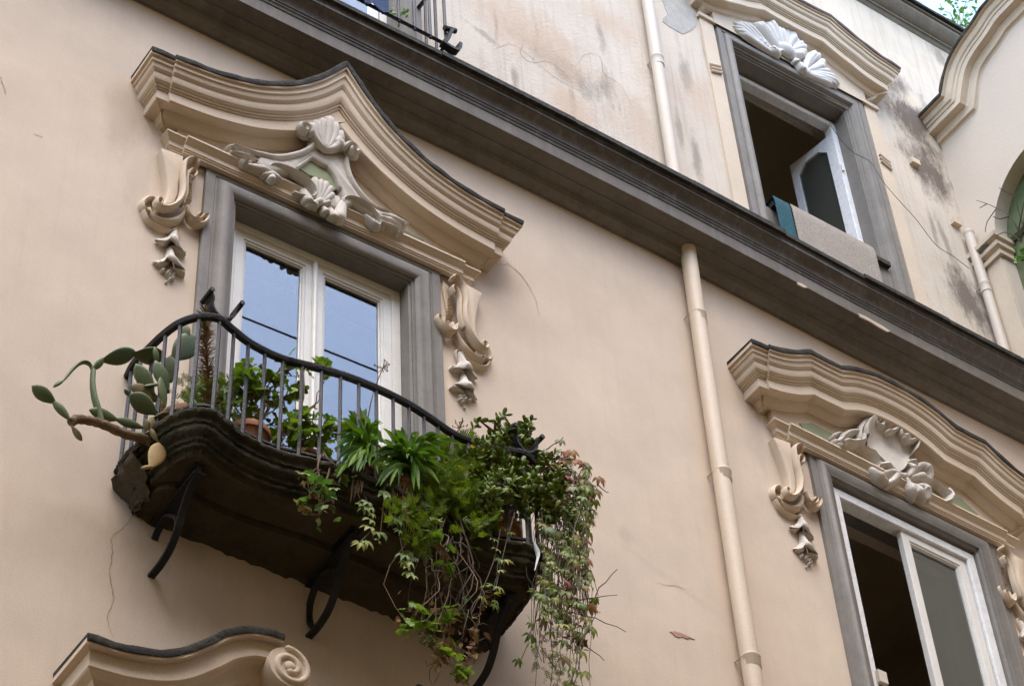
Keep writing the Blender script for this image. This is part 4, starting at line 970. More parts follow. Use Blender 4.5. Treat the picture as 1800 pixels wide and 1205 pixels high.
# ---------------------------------------------------------------- cloths
def cloth(name, label, cat, rows, m):
    mb = MB(); mb.grid(rows); mb2 = MB()
    top_ = [[(x, d + .006, z) for x, d, z in r] for r in rows]; bot = [[(x, d, z) for x, d, z in r] for r in rows]
    n = len(rows[0]); m_ = len(rows)
    b0 = mb2.grid(top_); b1 = mb2.grid(bot, flip=True)
    for j in range(n - 1):
        mb2.f.append((b0 + j, b1 + j, b1 + j + 1, b0 + j + 1)); k = (m_ - 1) * n; mb2.f.append((b0 + k + j + 1, b1 + k + j + 1, b1 + k + j, b0 + k + j))
    for i in range(m_ - 1):
        mb2.f.append((b0 + i * n, b0 + (i + 1) * n, b1 + (i + 1) * n, b1 + i * n)); mb2.f.append((b0 + i * n + n - 1, b1 + i * n + n - 1, b1 + (i + 1) * n + n - 1, b0 + (i + 1) * n + n - 1))
    return tag(mb2.build(name, m, org=rows[0][0], smooth=60), label, cat)
M_RUG = mat('patterned_beige_rug', (.33, .285, .235), .95, .25, 60, .6, 60, (.22, .17, .15), 22, .6)
M_TEAL = mat('dark_teal_towel', (.012, .075, .095), .95, .2, 20, .6, 50)
M_BLUE = mat('navy_blue_garment', (.03, .06, .14), .9, .25, 10, .4, 40)
def hang(x0, x1, ztop, zbot, d, wav, nx=16, nz=12):
    rows = []
    for i in range(nz + 4):
        row = []
        for j in range(nx + 1):
            x = x0 + (x1 - x0) * j / nx; wv = wav * sin(j * 1.3 + 1) + wav * .6 * sin(j * 2.7)
            if i < 3: row.append((x, d - .02 - .09 * (3 - i), ztop - .012 + .0 * i))
            elif i == 3: row.append((x, d, ztop))
            else:
                t = (i - 3) / nz; row.append((x + .015 * t * sin(j), d + .012 + wv * t, ztop - .01 - (ztop - zbot) * t))
        rows.append(row)
    return rows
cloth('rug', 'beige patterned rug hung over the upper window sill', 'rug', hang(4.40, 5.30, 12.915, 12.2, .075, .006), M_RUG)
cloth('towel', 'dark teal towel hung beside the rug on the upper sill', 'towel', hang(4.22, 4.385, 12.912, 12.2, .07, .006, 8), M_TEAL)
x0, z0_ = P(632, 0, .39); x1, z1_ = P(683, 32, .39)
cloth('garment', 'dark blue garment hanging on the railing at the top edge', 'garment', hang(x0 - .02, x1 - .01, 13.03, 12.09, .385, .014, 10, 14), M_BLUE)

# long flakes of lost paint along the cornice edge
for (pts) in ([(1508, 550), (1522, 556), (1536, 564), (1552, 573), (1566, 582), (1560, 582), (1544, 574), (1528, 564), (1512, 556)], [(1402, 495), (1412, 499), (1420, 505), (1414, 505), (1404, 500)]):
    q = [P(u, v, .277) for u, v in pts]; mb = MB(); mb.prism([(x + random.uniform(-.004, .004), z + random.uniform(-.003, .003)) for x, z in q], .265, .277); mb.build('flaked_paint', M_UTRIM, CORN, smooth=None)
# ---------------------------------------------------------------- plants
rp = random.Random(11)
def leafmat(name, cols, rough=.45, trans=.36, spec=.4, obj=True, nscale=14):
    m = bpy.data.materials.new(name); m.use_nodes = True; N, L, b = nodes_of(m)
    ra = N.new('ShaderNodeValToRGB'); e = ra.color_ramp.elements
    for i, c in enumerate(cols):
        if i < 2: el = e[i]; el.position = i / (len(cols) - 1)
        else: el = e.new(i / (len(cols) - 1))
        el.color = (*c, 1)
    for i in range(len(cols)): e[i].position = i / (len(cols) - 1)
    if obj:
        oi = N.new('ShaderNodeObjectInfo'); L.new(oi.outputs['Random'], ra.inputs[0])
    else:
        g = N.new('ShaderNodeNewGeometry'); n = N.new('ShaderNodeTexNoise'); n.inputs['Scale'].default_value = nscale; n.inputs['Detail'].default_value = 3
        L.new(g.outputs['Position'], n.inputs['Vector']); q = N.new('ShaderNodeMapRange'); q.inputs[1].default_value = .28; q.inputs[2].default_value = .72; L.new(n.outputs[0], q.inputs[0]); L.new(q.outputs[0], ra.inputs[0])
    g2 = N.new('ShaderNodeNewGeometry'); n2 = N.new('ShaderNodeTexNoise'); n2.inputs['Scale'].default_value = 45; L.new(g2.outputs['Position'], n2.inputs['Vector'])
    mx = N.new('ShaderNodeMix'); mx.data_type = 'RGBA'; mx.blend_type = 'MULTIPLY'; mx.inputs[0].default_value = .5; L.new(ra.outputs[0], mx.inputs[6]); L.new(n2.outputs[0], mx.inputs[7])
    q2 = N.new('ShaderNodeMix'); q2.data_type = 'RGBA'; q2.blend_type = 'ADD'; q2.inputs[0].default_value = .25; L.new(mx.outputs[2], q2.inputs[6]); L.new(ra.outputs[0], q2.inputs[7])
    b.inputs['Roughness'].default_value = rough; b.inputs['Specular IOR Level'].default_value = spec; L.new(q2.outputs[2], b.inputs['Base Color'])
    t = N.new('ShaderNodeBsdfTranslucent'); L.new(q2.outputs[2], t.inputs[0]); s_ = N.new('ShaderNodeMixShader'); s_.inputs[0].default_value = trans
    L.new(b.outputs[0], s_.inputs[1]); L.new(t.outputs[0], s_.inputs[2]); L.new(s_.outputs[0], N['Material Output'].inputs[0]); return m
M_GER = leafmat('geranium_leaf', [(.09, .17, .010), (.14, .25, .016), (.20, .31, .022), (.07, .125, .010)])
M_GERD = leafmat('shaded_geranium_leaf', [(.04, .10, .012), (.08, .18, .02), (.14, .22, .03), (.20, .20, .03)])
M_STRAP = leafmat('strap_leaf', [(.05, .12, .007), (.09, .18, .010), (.14, .24, .015)], .6, .36, .2)
M_STRAP2 = leafmat('pale_strap_leaf', [(.10, .17, .07), (.13, .20, .08)], .6, .3, .2)
M_FERN = leafmat('feathery_leaf', [(.06, .10, .005), (.115, .17, .008), (.19, .25, .014)], .5, .4, .3, False)
M_GRASS = leafmat('grassy_leaf', [(.05, .14, .01), (.09, .22, .02), (.15, .29, .03)], .45, .3)
M_JADE = leafmat('jade_leaf', [(.06, .10, .008), (.10, .155, .011), (.155, .205, .018), (.21, .25, .03)], .5, .15, .3, False, 22)
M_CREEP = leafmat('creeper_leaf', [(.12, .16, .02), (.20, .21, .03), (.30, .22, .04), (.34, .14, .04), (.42, .085, .06), (.15, .18, .03), (.08, .13, .02)], .5, .35)
M_CREEPG = leafmat('green_creeper_leaf', [(.11, .18, .015), (.19, .25, .025), (.28, .27, .035), (.14, .21, .02)], .5, .35)
M_DRY = leafmat('dry_leaf', [(.17, .085, .035), (.26, .15, .06), (.12, .06, .03), (.33, .22, .09)], .8, .15, .2)
M_STRAW = leafmat('dry_straw', [(.24, .155, .065), (.17, .10, .045), (.30, .21, .10)], .8, .15, .2)
M_STEM = mat('brown_plant_stem', (.15, .095, .055), .85, .3, 20, .3, 60)
M_STEMG = mat('green_plant_stem', (.13, .17, .045), .7, .3, 20, .2, 60)
M_TWIG = mat('grey_brown_twig', (.08, .06, .04), .85, .3, 20, .3, 60)
M_PAD = leafmat('cactus_pad', [(.075, .105, .035), (.10, .13, .04), (.085, .115, .05), (.105, .135, .055)], .55, .0, .35)
M_PADB = leafmat('browned_cactus_pad', [(.14, .115, .05), (.18, .14, .06)], .65, .0, .3)
M_PADY = leafmat('withered_yellow_pad', [(.45, .31, .13), (.36, .24, .11)], .7, .1, .3)
M_BARK = mat('scaly_cactus_trunk', (.17, .105, .05), .9, .35, 18, 1.0, 30, (.08, .05, .03), 20, .6)
M_TERRA = mat('terracotta_pot', (.33, .135, .065), .8, .15, 8, .3, 50, (.2, .12, .07), 9, .6)
M_YEL = mat('yellow_petal', (.75, .52, .02), .6, .1)
M_CLOTHW = mat('white_tied_strip', (.75, .75, .75), .8, .05)

def shared(name, verts, faces, m):
    me = bpy.data.meshes.new(name); me.from_pydata(verts, [], faces); me.update(); me.polygons.foreach_set('use_smooth', [True] * len(me.polygons)); me.materials.append(m); return me
def lobed_mesh(name, m, lobes=5, dep=.22, cup=.18, n=20):
    v = [(0, .05, 0)]; f = []
    for i in range(n + 1):
        a = R(-65 + 310 * i / n) - R(0); k = 1 - dep * abs(sin(a * lobes / 2 + .6)) ** .8
        x, y = .5 * k * cos(a), .5 * k * sin(a) + .18
        v.append((x, y, cup * (x * x + y * y) * 1.5 + .04 * sin(a * lobes)))
    for i in range(1, n + 1): f.append((0, i, i + 1))
    return shared(name, v, f, m)
def palm_mesh(name, m, fold=.12):
    v, f = [], []
    for a, L_ in ((-78, .62), (-38, .86), (0, 1.0), (38, .86), (78, .62)):
        b = len(v); c_, s_ = cos(R(a + 90)), sin(R(a + 90)); px_, py_ = -s_, c_; w = .19 * L_
        for t, ww, zz_ in ((.04, 0, 0), (.3, .6, .02), (.55, 1, -.03), (.8, .62, -.12), (1, 0, -.26)):
            for sg in (-1, 0, 1): v.append((c_ * t * L_ + px_ * ww * w * sg, s_ * t * L_ + py_ * ww * w * sg, zz_ * 1.2 + (fold * ww * w * 2.2 if sg else 0)))
        for i in range(4):
            for j in (0, 1): q = b + i * 3 + j; f.append((q, q + 1, q + 4, q + 3))
    return shared(name, v, f, m)
def ovate_mesh(name, m, w=.24, curl=.2):
    v, f = [], []
    for t, ww in ((0, .05), (.2, .7), (.45, 1), (.75, .7), (1, .02)):
        for sg in (-1, 0, 1): v.append((ww * w * sg, t, -curl * t * t + (.12 * ww * w if sg else 0)))
    for i in range(4):
        for j in (0, 1): q = i * 3 + j; f.append((q, q + 1, q + 4, q + 3))
    return shared(name, v, f, m)
LM = {'ger': [lobed_mesh('geranium_leaf', M_GER, 5, .25, .2), lobed_mesh('geranium_leaf', M_GER, 7, .18, -.15)], 'gerd': [lobed_mesh('geranium_leaf', M_GERD, 5, .3, .25), lobed_mesh('geranium_leaf', M_GERD, 5, .25, -.25)],
      'creep': [palm_mesh('creeper_leaf', M_CREEP), palm_mesh('creeper_leaf', M_CREEP, -.1)], 'creepg': [palm_mesh('creeper_leaf', M_CREEPG), palm_mesh('creeper_leaf', M_CREEPG, .25)],
      'dry': [ovate_mesh('dry_leaf', M_DRY, .3, .6), lobed_mesh('dry_leaf', M_DRY, 4, .4, .7)], 'ov': [ovate_mesh('small_leaf', M_GRASS, .28, .3)]}
def leaf(kind, parent, p, dr, nr, size, name='leaf'):
    """p in drawing units; dr and nr are world directions; size in drawing units"""
    me = rp.choice(LM[kind]); o = bpy.data.objects.new(name, me); col.objects.link(o)
    y = Vector(dr).normalized(); z = Vector(nr); z = z - y * z.dot(y); z = z.normalized() if z.length > 1e-4 else y.orthogonal().normalized(); x = y.cross(z)
    k = size * S; loc = W(*p) - ORG[parent]
    o.parent = parent; o.matrix_local = Matrix(((x.x * k, y.x * k, z.x * k, loc.x), (x.y * k, y.y * k, z.y * k, loc.y), (x.z * k, y.z * k, z.z * k, loc.z), (0, 0, 0, 1)))
    return o
def rdir(up_=.5, out=.4): return Vector((rp.uniform(-1, 1), -out + rp.uniform(-.8, .8), up_ + rp.uniform(-.6, .6)))
def wander(a, b, n=7, j=.03, sag=0.0):
    a, b = Vector(a), Vector(b); L_ = (b - a).length; pts = []; o = Vector((0, 0, 0))
    for i in range(n):
        t = i / (n - 1); o += Vector((rp.uniform(-j, j), rp.uniform(-j, j), rp.uniform(-j, j))) * L_
        pts.append(tuple(a.lerp(b, t) + o * (4 * t * (1 - t)) ** .5 + Vector((0, 0, -sag * 4 * t * (1 - t)))))
    pts[0] = tuple(a); return pts
def stems(t, paths, r0_, r1_=None, m=M_STEM, name='stem'):
    for i, p in enumerate(paths):
        mb = MB(); q = catmull(p, 2); r1__ = r1_ or r0_ * .5
        mb.tube(q, [r0_ + (r1__ - r0_) * k / (len(q) - 1) for k in range(len(q))], 5, cap=False); mb.build(name, m, t, smooth=80)
def stems_joined(t, paths, r0_, m, name):
    mb = MB()
    for p in paths: q = catmull(p, 2); mb.tube(q, [r0_ * (1 - .5 * k / (len(q) - 1)) for k in range(len(q))], 4, cap=False)
    o = mb.build(name, m, t, smooth=80); o['kind'] = 'stuff'; return o

# pots standing on the balcony floor
FZ = 7.14
def pot(label, x, d, r_, h, group='terracotta pots on the balcony'):
    t = thing('flower_pot', label, 'pot', (x, d, FZ), group)
    mb = MB(); mb.lathe([(.001, .004), (r_ * .72, .004), (r_ * .95, h * .78), (r_ * .97, h * .79), (r_ * .88, h * .8)], x, d, FZ, 24); mb.build('pot_body', M_TERRA, t, smooth=40)
    mb = MB(); mb.lathe([(r_ * .94, h * .76), (r_ * 1.06, h * .78), (r_ * 1.09, h * .88), (r_ * 1.06, h * .99), (r_ * .98, h), (r_ * .9, h * .93), (.001, h * .9)], x, d, FZ, 24); mb.build('rim', M_TERRA, t, smooth=40)
    return (x, d, FZ + h * .9)
p_cac = pot('terracotta pot at the left end holding the prickly pear', -1.02, .33, .13, .2)
p_fern = pot('small terracotta pot behind the tall dried stalk', -.80, .22, .11, .17)
p_ger = pot('terracotta pot under the twisting geranium by the left corner', -.68, .43, .115, .19)
p_ger2 = pot('terracotta pot under the geranium left of the strap plants', -.33, .45, .10, .15)
p_ag1 = pot('terracotta pot holding the left strap-leaved plant', -.04, .52, .10, .14)
p_ag2 = pot('terracotta pot holding the right strap-leaved plant', .22, .52, .11, .14)
p_tag = pot('terracotta pot holding the feathery plant with yellow flowers', .48, .44, .12, .15)
p_jade2 = pot('narrow terracotta pot left of the large jade plant pot', .68, .45, .105, .21)
p_jade = pot('large terracotta pot holding the jade plant', .93, .42, .155, .25)

# ------------------------------------------------ prickly pear
def pad_mesh(w, L_, th, bend=0.0, n=14, m_=9):
    """flattened teardrop: length along +y from 0 to L_"""
    v, f = [], []
    for i in range(m_ + 1):
        t = i / m_; prof = max(sin(pi * min(1, t ** 1.25)), 0) ** .7; prof = max(prof, .2 * (1 - t) if t < .5 else .02)
        for j in range(n):
            a = 2 * pi * j / n; v.append((w * .5 * prof * cos(a), L_ * t, th * .5 * max(prof, .2) * sin(a) + bend * L_ * t * t))
    for i in range(m_):
        for j in range(n): k = (j + 1) % n; f.append((i * n + j, i * n + k, (i + 1) * n + k, (i + 1) * n + j))
    f.append(tuple(range(n))[::-1]); f.append(tuple(range(m_ * n, m_ * n + n))); return v, f
def pad(t, a, b, wpx, d0, d1, face=.0, m=M_PAD, th=.022, bend=0.0, name='pad', zs=5.02):
    pa, pb = Vector(W(*P3(*a, d0))), Vector(W(*P3(*b, d1))); y = (pb - pa); L_ = y.length * 1.14; y.normalize(); pa = pa - y * L_ * .06
    to = (cam.location - pa).normalized() if False else Vector((-.42, -.55, -.72))
    side = y.cross(to).normalized(); z = side.cross(y).normalized()
    q = Matrix.Rotation(R(face), 3, y); z = q @ z; x = y.cross(z)
    ww = wpx * 1.3 / zs / 328 * S; v, f = pad_mesh(ww, L_, th * S, bend)
    me = shared(name, v, f, m); o = bpy.data.objects.new(name, me); col.objects.link(o); o.parent = t; loc = pa - ORG[t]
    o.matrix_local = Matrix(((x.x, y.x, z.x, loc.x), (x.y, y.y, z.y, loc.y), (x.z, y.z, z.z, loc.z), (0, 0, 0, 1))); return o
Cac = thing('prickly_pear_cactus', 'prickly pear cactus sprawling out past the left end of the railing', 'cactus', p_cac)
A = lambda X, Y: (40 + X / 5.02, 580 + Y / 5.02)
A3 = lambda X, Y: (200 + X / 5.02, 500 + Y / 5.02)
A4 = lambda X, Y: (190 + X / 5.02, 780 + Y / 5.02)
tr = [p_cac, P3(*A(1180, 1000), .33), P3(*A(1080, 960), .33), P3(*A(900, 915), .32), P3(*A(720, 835), .31), P3(*A(600, 800), .30), P3(*A(480, 785), .30), P3(*A(425, 815), .30)]
mb = MB(); q = catmull(tr, 6); mb.tube(q, [.026 + .002 * sin(i * 1.9) for i in range(len(q))], 12); mb.build('trunk', M_BARK, Cac, smooth=60)
for a, b, w, f_, k in (((285, 640), (92, 500), 100, 20, {}), ((418, 795), (272, 628), 66, 35, {}), 
                       ((612, 350), (715, 255), 60, 40, {}), ((702, 268), (988, 200), 125, 20, {}), ((980, 210), (1245, 240), 135, 15, {}),
                       ((1068, 862), (828, 786), 72, 35, {}), ((836, 790), (600, 708), 92, 30, {}), ((1198, 985), (965, 930), 78, 30, {}), ((1255, 890), (1290, 825), 46, 20, {})):
    pad(Cac, A(*a), A(*b), w, .31, .31, f_, **k)
for a, b, w, f_ in (((1150, 560), (1005, 312), 118, 25), ((1280, 540), (1175, 285), 105, 30), ((1180, 735), (955, 575), 140, 25), ((955, 580), (898, 525), 42, 40), ((1255, 690), (1215, 430), 76, 50), ((1190, 295), (1165, 155), 48, 50), ((1240, 470), (1075, 495), 42, 75)):
    pad(Cac, A(*a), A(*b), w, .40, .42, f_)
pad(Cac, A(1210, 620), A(962, 500), 125, .38, .40, 40, M_PADB); pad(Cac, A(430, 845), A(518, 968), 56, .30, .30, 30, M_PADB)
pad(Cac, A3(520, 655), A3(722, 462), 178, .38, .40, 15); pad(Cac, A3(645, 478), A3(606, 345), 86, .40, .40, 20); pad(Cac, A3(500, 850), A3(500, 640), 120, .36, .38, 20)
mb = MB(); q = catmull([P3(*A(695, 815), .31), P3(*A(665, 700), .31), P3(*A(632, 590), .31), P3(*A(616, 470), .31), P3(*A(622, 355), .31)], 4); mb.tube(q, [.024 - .006 * abs(i / (len(q) - 1) - .3) for i in range(len(q))], 10, flat=.7); mb.build('green_stem', M_PAD, Cac, smooth=60)
mb = MB(); q = catmull([P3(*A(*w_p), .30) for w_p in ((615, 372), (600, 315), (560, 285), (510, 290), (450, 335), (400, 395), (362, 442))], 4); mb.tube(q, [.007 + .010 * sin(pi * i / (len(q) - 1)) ** .6 for i in range(len(q))], 8, flat=.6); mb.build('drooping_pad', M_PAD, Cac, smooth=60)
pad(Cac, A(368, 430), A(276, 498), 44, .30, .29, 60)
pad(Cac, A4(375, 200), A4(480, 0), 128, .42, .41, 20, M_PADY); pad(Cac, A4(400, 195), A4(292, 212), 26, .42, .43, 60, M_PADY)
for a, b, w in (((1195, 985), (1125, 870), 50), ((1125, 880), (1150, 770), 60), ((1145, 780), (1290, 740), 70), ((1080, 790), (1105, 880), 90), ((1240, 770), (1300, 690), 70)):
    pad(Cac, A(*a), A(*b), w, .40, .40, 45, M_PADB)
mb = MB()                                    # dry bark base over the slab edge
mb.tube([tuple(p_cac), P3(*A(1250, 880), .36), P3(*A(1200, 700), .38), P3(*A(1230, 560), .40)], [.045, .035, .026, .02], 9); mb.build('trunk', M_BARK, Cac, smooth=60)

# ------------------------------------------------ tall dried stalk
Dst = thing('dried_stalk', 'tall reddish brown dried stalk behind the left railing corner', 'plant', (-.86, .5, FZ))
a = P3(372, 735, .45); b = P3(363, 548, .52)
path = wander(a, b, 9, .02); stems(Dst, [[(-.86, .5, FZ), a]] + [path], .010, .005)
mb = MB()
pv = catmull(path, 8)
for i, p in enumerate(pv):
    for k in range(9):
        an = rp.uniform(0, 2 * pi); L_ = rp.uniform(.03, .075) * (1.1 - .3 * i / len(pv)); e = (p[0] + L_ * cos(an), p[1] + L_ * sin(an), p[2] + rp.uniform(.0, .05))
        mb.tube([p, e], [.0035, .0015], 3, cap=False)
o = mb.build('needles', M_DRY, Dst, smooth=80); o['kind'] = 'stuff'
mb = MB()
for k in range(10):
    p = pv[-1 - rp.randrange(22)]; an = rp.uniform(0, 2 * pi); mb.tube([p, (p[0] + .03 * cos(an), p[1] + .03 * sin(an), p[2] + .06)], [.007, .002], 4)
o = mb.build('green_shoots', M_GRASS, Dst, smooth=80); o['kind'] = 'stuff'
mb = MB()
for (u, v) in ((398, 660), (412, 650), (405, 690), (335, 690), (420, 700)):
    q = P3(u, v, .46); mb.tube(wander((-.82, .47, FZ + .3), q, 6, .06), .003, 4, cap=False)
o = mb.build('twigs', M_STEM, Dst, smooth=80); o['kind'] = 'stuff'

# ------------------------------------------------ grassy plant by the corner
Gr = thing('spider_plant', 'bright green grassy plant at the foot of the dried stalk', 'plant', p_fern)
def strap_leaf(t, base, tip, w, lift, m, name='leaf', n=9, tw=0, k_end=.15):
    a, b = Vector(W(*base)), Vector(W(*tip)); mid = (a + b) / 2 + Vector((0, 0, lift * S)); pts = []
    for i in range(n + 1):
        s_ = i / n; pts.append(a * (1 - s_) ** 2 + mid * 2 * s_ * (1 - s_) + b * s_ * s_)
    v, f = [], []
    side0 = (b - a).cross(fw); side0 = side0.normalized() if side0.length > 1e-4 else Vector((1, 0, 0)); side0 = Matrix.Rotation(R(tw), 3, (b - a).normalized()) @ side0
    for i, p in enumerate(pts):
        s_ = i / n; ww = w * S * (.55 + .45 * min(1, s_ * 4)) * (1 if s_ < .6 else max(k_end * .2, 1 - ((s_ - .6) / .4) ** 2))
        tg = (pts[min(i + 1, n)] - pts[max(i - 1, 0)]).normalized(); nn = side0.cross(tg).normalized()
        for sg in (-1, 0, 1): v.append(tuple(p - ORG[t] + side0 * ww * .5 * sg + nn * (ww * .18 if sg else 0)))
    for i in range(n):
        for j in (0, 1): q = i * 3 + j; f.append((q, q + 1, q + 4, q + 3))
    me = shared(name, v, f, m); o = bpy.data.objects.new(name, me); col.objects.link(o); o.parent = t; return o
for k in range(46):
    u, v = rp.uniform(305, 428), rp.uniform(652, 745); tip = P3(u, v, rp.uniform(.3, .52))
    strap_leaf(Gr, (p_fern[0] + rp.uniform(-.08, .08), p_fern[1] + rp.uniform(-.0, .2), FZ + .12), tip, rp.uniform(.012, .022), rp.uniform(.05, .2), M_GRASS)
fm = MB()
def feather(mb, base, dr, L_, w):
    b = Vector(base); y = Vector(dr).normalized(); x = y.orthogonal().normalized(); x = Matrix.Rotation(rp.uniform(0, 6.28), 3, y) @ x; n = x.cross(y)
    for k in range(1, 7):
        t = k / 6.5; c_ = b + y * L_ * t - Vector((0, 0, .12 * L_ * t * t))
        for sg in (-1, 1):
            e = c_ + x * sg * w * (1.1 - .6 * t) + y * w * .5 + n * rp.uniform(-.2, .2) * w; q = y * w * .16
            i = len(mb.v); mb.v.extend([tuple(c_ - q), tuple(c_ + q), tuple(e + q * .8), tuple(e - q * .6)]); mb.f.append((i, i + 1, i + 2, i + 3))
for k in range(130):
    u, v = rp.uniform(315, 425), rp.uniform(670, 750); d = rp.uniform(.28, .52); feather(fm, P3(u, v, d), (rp.uniform(-1, 1), rp.uniform(-.2, 1), rp.uniform(0, 1)), rp.uniform(.05, .09), .022)
o = fm.build('fine_foliage', M_FERN, Gr, smooth=80); o['kind'] = 'stuff'

# ------------------------------------------------ geraniums
def geranium(label, root, clusters, nl, size, sten=.008, kind='ger', dead=4, group=None, nm='geranium', twig=True):
    t = thing(nm, label, 'plant', root, group); paths = []
    hub = [Vector(root) + Vector((rp.uniform(-.05, .05), rp.uniform(-.02, .06), rp.uniform(.04, .1))) for _ in range(3)]
    for (u, v, d, sp) in clusters:
        c_ = P3(u, v, d); h = rp.choice(hub); paths.append([root, tuple(h)] + wander(tuple(h), c_, 6, .07)[1:])
        for k in range(nl):
            p = (c_[0] + rp.gauss(0, sp), c_[1] + rp.gauss(0, sp * .7), c_[2] + rp.gauss(0, sp * .8))
            n_ = rdir(.9, .5); dr = rdir(.0, .6); leaf(kind, t, p, dr, n_, size * rp.uniform(.6, 1.15))
            if k % 2 == 0: paths.append([c_, ((c_[0] + p[0]) / 2 + rp.uniform(-.02, .02), (c_[1] + p[1]) / 2, (c_[2] + p[2]) / 2 - .01), p])
        for k in range(dead):
            if rp.random() < .6: leaf('dry', t, (c_[0] + rp.gauss(0, sp), c_[1] + rp.gauss(0, sp * .5), c_[2] + rp.gauss(0, sp)), rdir(-.6, .3), rdir(.2), size * rp.uniform(.4, .75), 'withered_leaf')
    stems_joined(t, paths, sten, M_STEM, 'stems'); return t
geranium('leggy geranium with bare twisting stems beside the left railing corner', p_ger, [(432, 662, .5, .05), (455, 672, .48, .06), (478, 668, .5, .05), (505, 652, .52, .035), (430, 690, .5, .05), (495, 700, .5, .05), (470, 705, .45, .05), (520, 690, .5, .03), (415, 680, .5, .05), (445, 650, .5, .04), (460, 690, .52, .05), (410, 710, .48, .06)], 12, .075, .007)
geranium('geranium tip with round leaves rising above the front rail', (-.50, .5, FZ + .2), [(556, 645, .55, .03), (566, 655, .55, .03), (572, 640, .55, .02)], 6, .07, .006, dead=1)
geranium('low dense geranium at the middle of the railing', p_ger2, [(530, 765, .5, .06), (548, 750, .52, .06), (572, 748, .52, .06), (560, 780, .52, .06), (590, 762, .5, .05), (520, 790, .5, .05), (500, 760, .46, .06), (480, 770, .42, .06), (455, 745, .4, .06), (610, 755, .54, .05), (540, 735, .54, .05), (520, 750, .55, .05)], 12, .08, .006)
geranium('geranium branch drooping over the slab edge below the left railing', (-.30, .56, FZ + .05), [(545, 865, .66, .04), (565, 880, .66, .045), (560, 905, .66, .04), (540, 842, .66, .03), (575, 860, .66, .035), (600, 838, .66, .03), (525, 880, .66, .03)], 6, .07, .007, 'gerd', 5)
for u, v in ((500, 905), (495, 890), (485, 900), (508, 915), (532, 840), (540, 830)): pass
geranium('trailing geranium hanging far below the balcony on tangled stems', (.45, .60, FZ - .02), [(728, 1075, .66, .045), (745, 1090, .66, .05), (760, 1115, .66, .05), (720, 1100, .66, .035), (788, 1088, .64, .04), (800, 1075, .62, .04), (775, 1140, .62, .04), (805, 1180, .62, .05), (820, 1195, .62, .04), (780, 1000, .66, .035), (775, 960, .68, .035)], 8, .075, .005, 'ger', 6)
geranium('low leafy geranium behind the two strap-leaved plants', (.12, .40, FZ + .05), [(655, 790, .42, .06), (680, 800, .42, .06), (700, 790, .42, .06), (640, 815, .5, .05), (720, 810, .42, .06), (665, 820, .55, .05)], 11, .075, .006)

# ------------------------------------------------ strap-leaved plants with straw skirts
def strap_plant(label, root, tips, w, straw, pale=()):
    t = thing('strap_leaved_plant', label, 'plant', root, 'strap-leaved plants behind the front rail')
    for (u, v, d, lift) in tips:
        d = d + .12
        strap_leaf(t, (root[0] + rp.uniform(-.03, .03), root[1] + rp.uniform(-.02, .05), root[2] + rp.uniform(.02, .1)), P3(u, v, d), w * rp.uniform(.75, 1.1), lift, M_STRAP, tw=rp.uniform(-55, 55))
    for (a, b) in pale: strap_leaf(t, P3(*a, .58), P3(*b, .62), w * 1.1, .02, M_STRAP2, tw=20)
    for (a, b, d) in straw:
        strap_leaf(t, P3(a[0] + rp.uniform(-3, 3), a[1], d - .03), P3(b[0] + rp.uniform(-4, 4), b[1] + rp.uniform(-6, 6), d), w * rp.uniform(.10, .28), rp.uniform(-.05, .05), M_STRAW, 'dry_leaf', tw=rp.uniform(-80, 80))
    return t
ag = [(632, 712, .52, .12), (612, 728, .55, .1), (600, 735, .6, .12), (650, 735, .58, .14), (662, 748, .6, .14), (640, 722, .45, .12), (592, 765, .62, .16), (655, 765, .64, .12), (622, 720, .45, .1), (605, 760, .5, .1), (645, 760, .5, .12), (668, 770, .6, .1), (585, 750, .5, .12), (625, 810, .66, .1), (612, 820, .66, .08)]
St1 = strap_plant('left strap-leaved plant with a straw skirt at the middle of the railing', (p_ag1[0], .60, p_ag1[2] + .02), ag + [(u + rp.uniform(-26, 26), v + rp.uniform(-10, 30), d, l * 1.3) for u, v, d, l in ag * 2] + [(rp.uniform(575, 672), rp.uniform(790, 835), .62, .16) for _ in range(12)], .032, [((617 + i % 5 * 8, 806 + i % 3 * 6), (612 + i % 6 * 8, 845 + (i * 37) % 45), .66) for i in range(16)], [((606, 750), (602, 782)), ((612, 748), (612, 780)), ((618, 735), (616, 742))])
ag = [(672, 752, .55, .14), (690, 752, .5, .14), (705, 750, .5, .14), (690, 765, .6, .1), (735, 765, .6, .16), (752, 768, .62, .16), (775, 766, .62, .16), (788, 776, .6, .16), (770, 785, .62, .14), (790, 802, .6, .12), (775, 815, .62, .1), (745, 775, .5, .16), (720, 752, .45, .14), (665, 775, .62, .12), (655, 790, .62, .1), (760, 800, .64, .12), (700, 760, .62, .1), (680, 755, .62, .12), (725, 790, .66, .1), (765, 775, .5, .16)]
St2 = strap_plant('right strap-leaved plant with a long straw skirt hanging over the slab', (p_ag2[0], .62, p_ag2[2] + .02), ag + [(u + rp.uniform(-20, 24), v + rp.uniform(-8, 30), d, l * 1.3) for u, v, d, l in ag * 2] + [(rp.uniform(650, 800), rp.uniform(800, 862), .62, .16) for _ in range(18)], .034, [((680 + i % 6 * 8, 828 + i % 4 * 7), (672 + i % 8 * 8, 870 + (i * 53) % 75), .67) for i in range(34)], [((722, 838), (738, 905))])
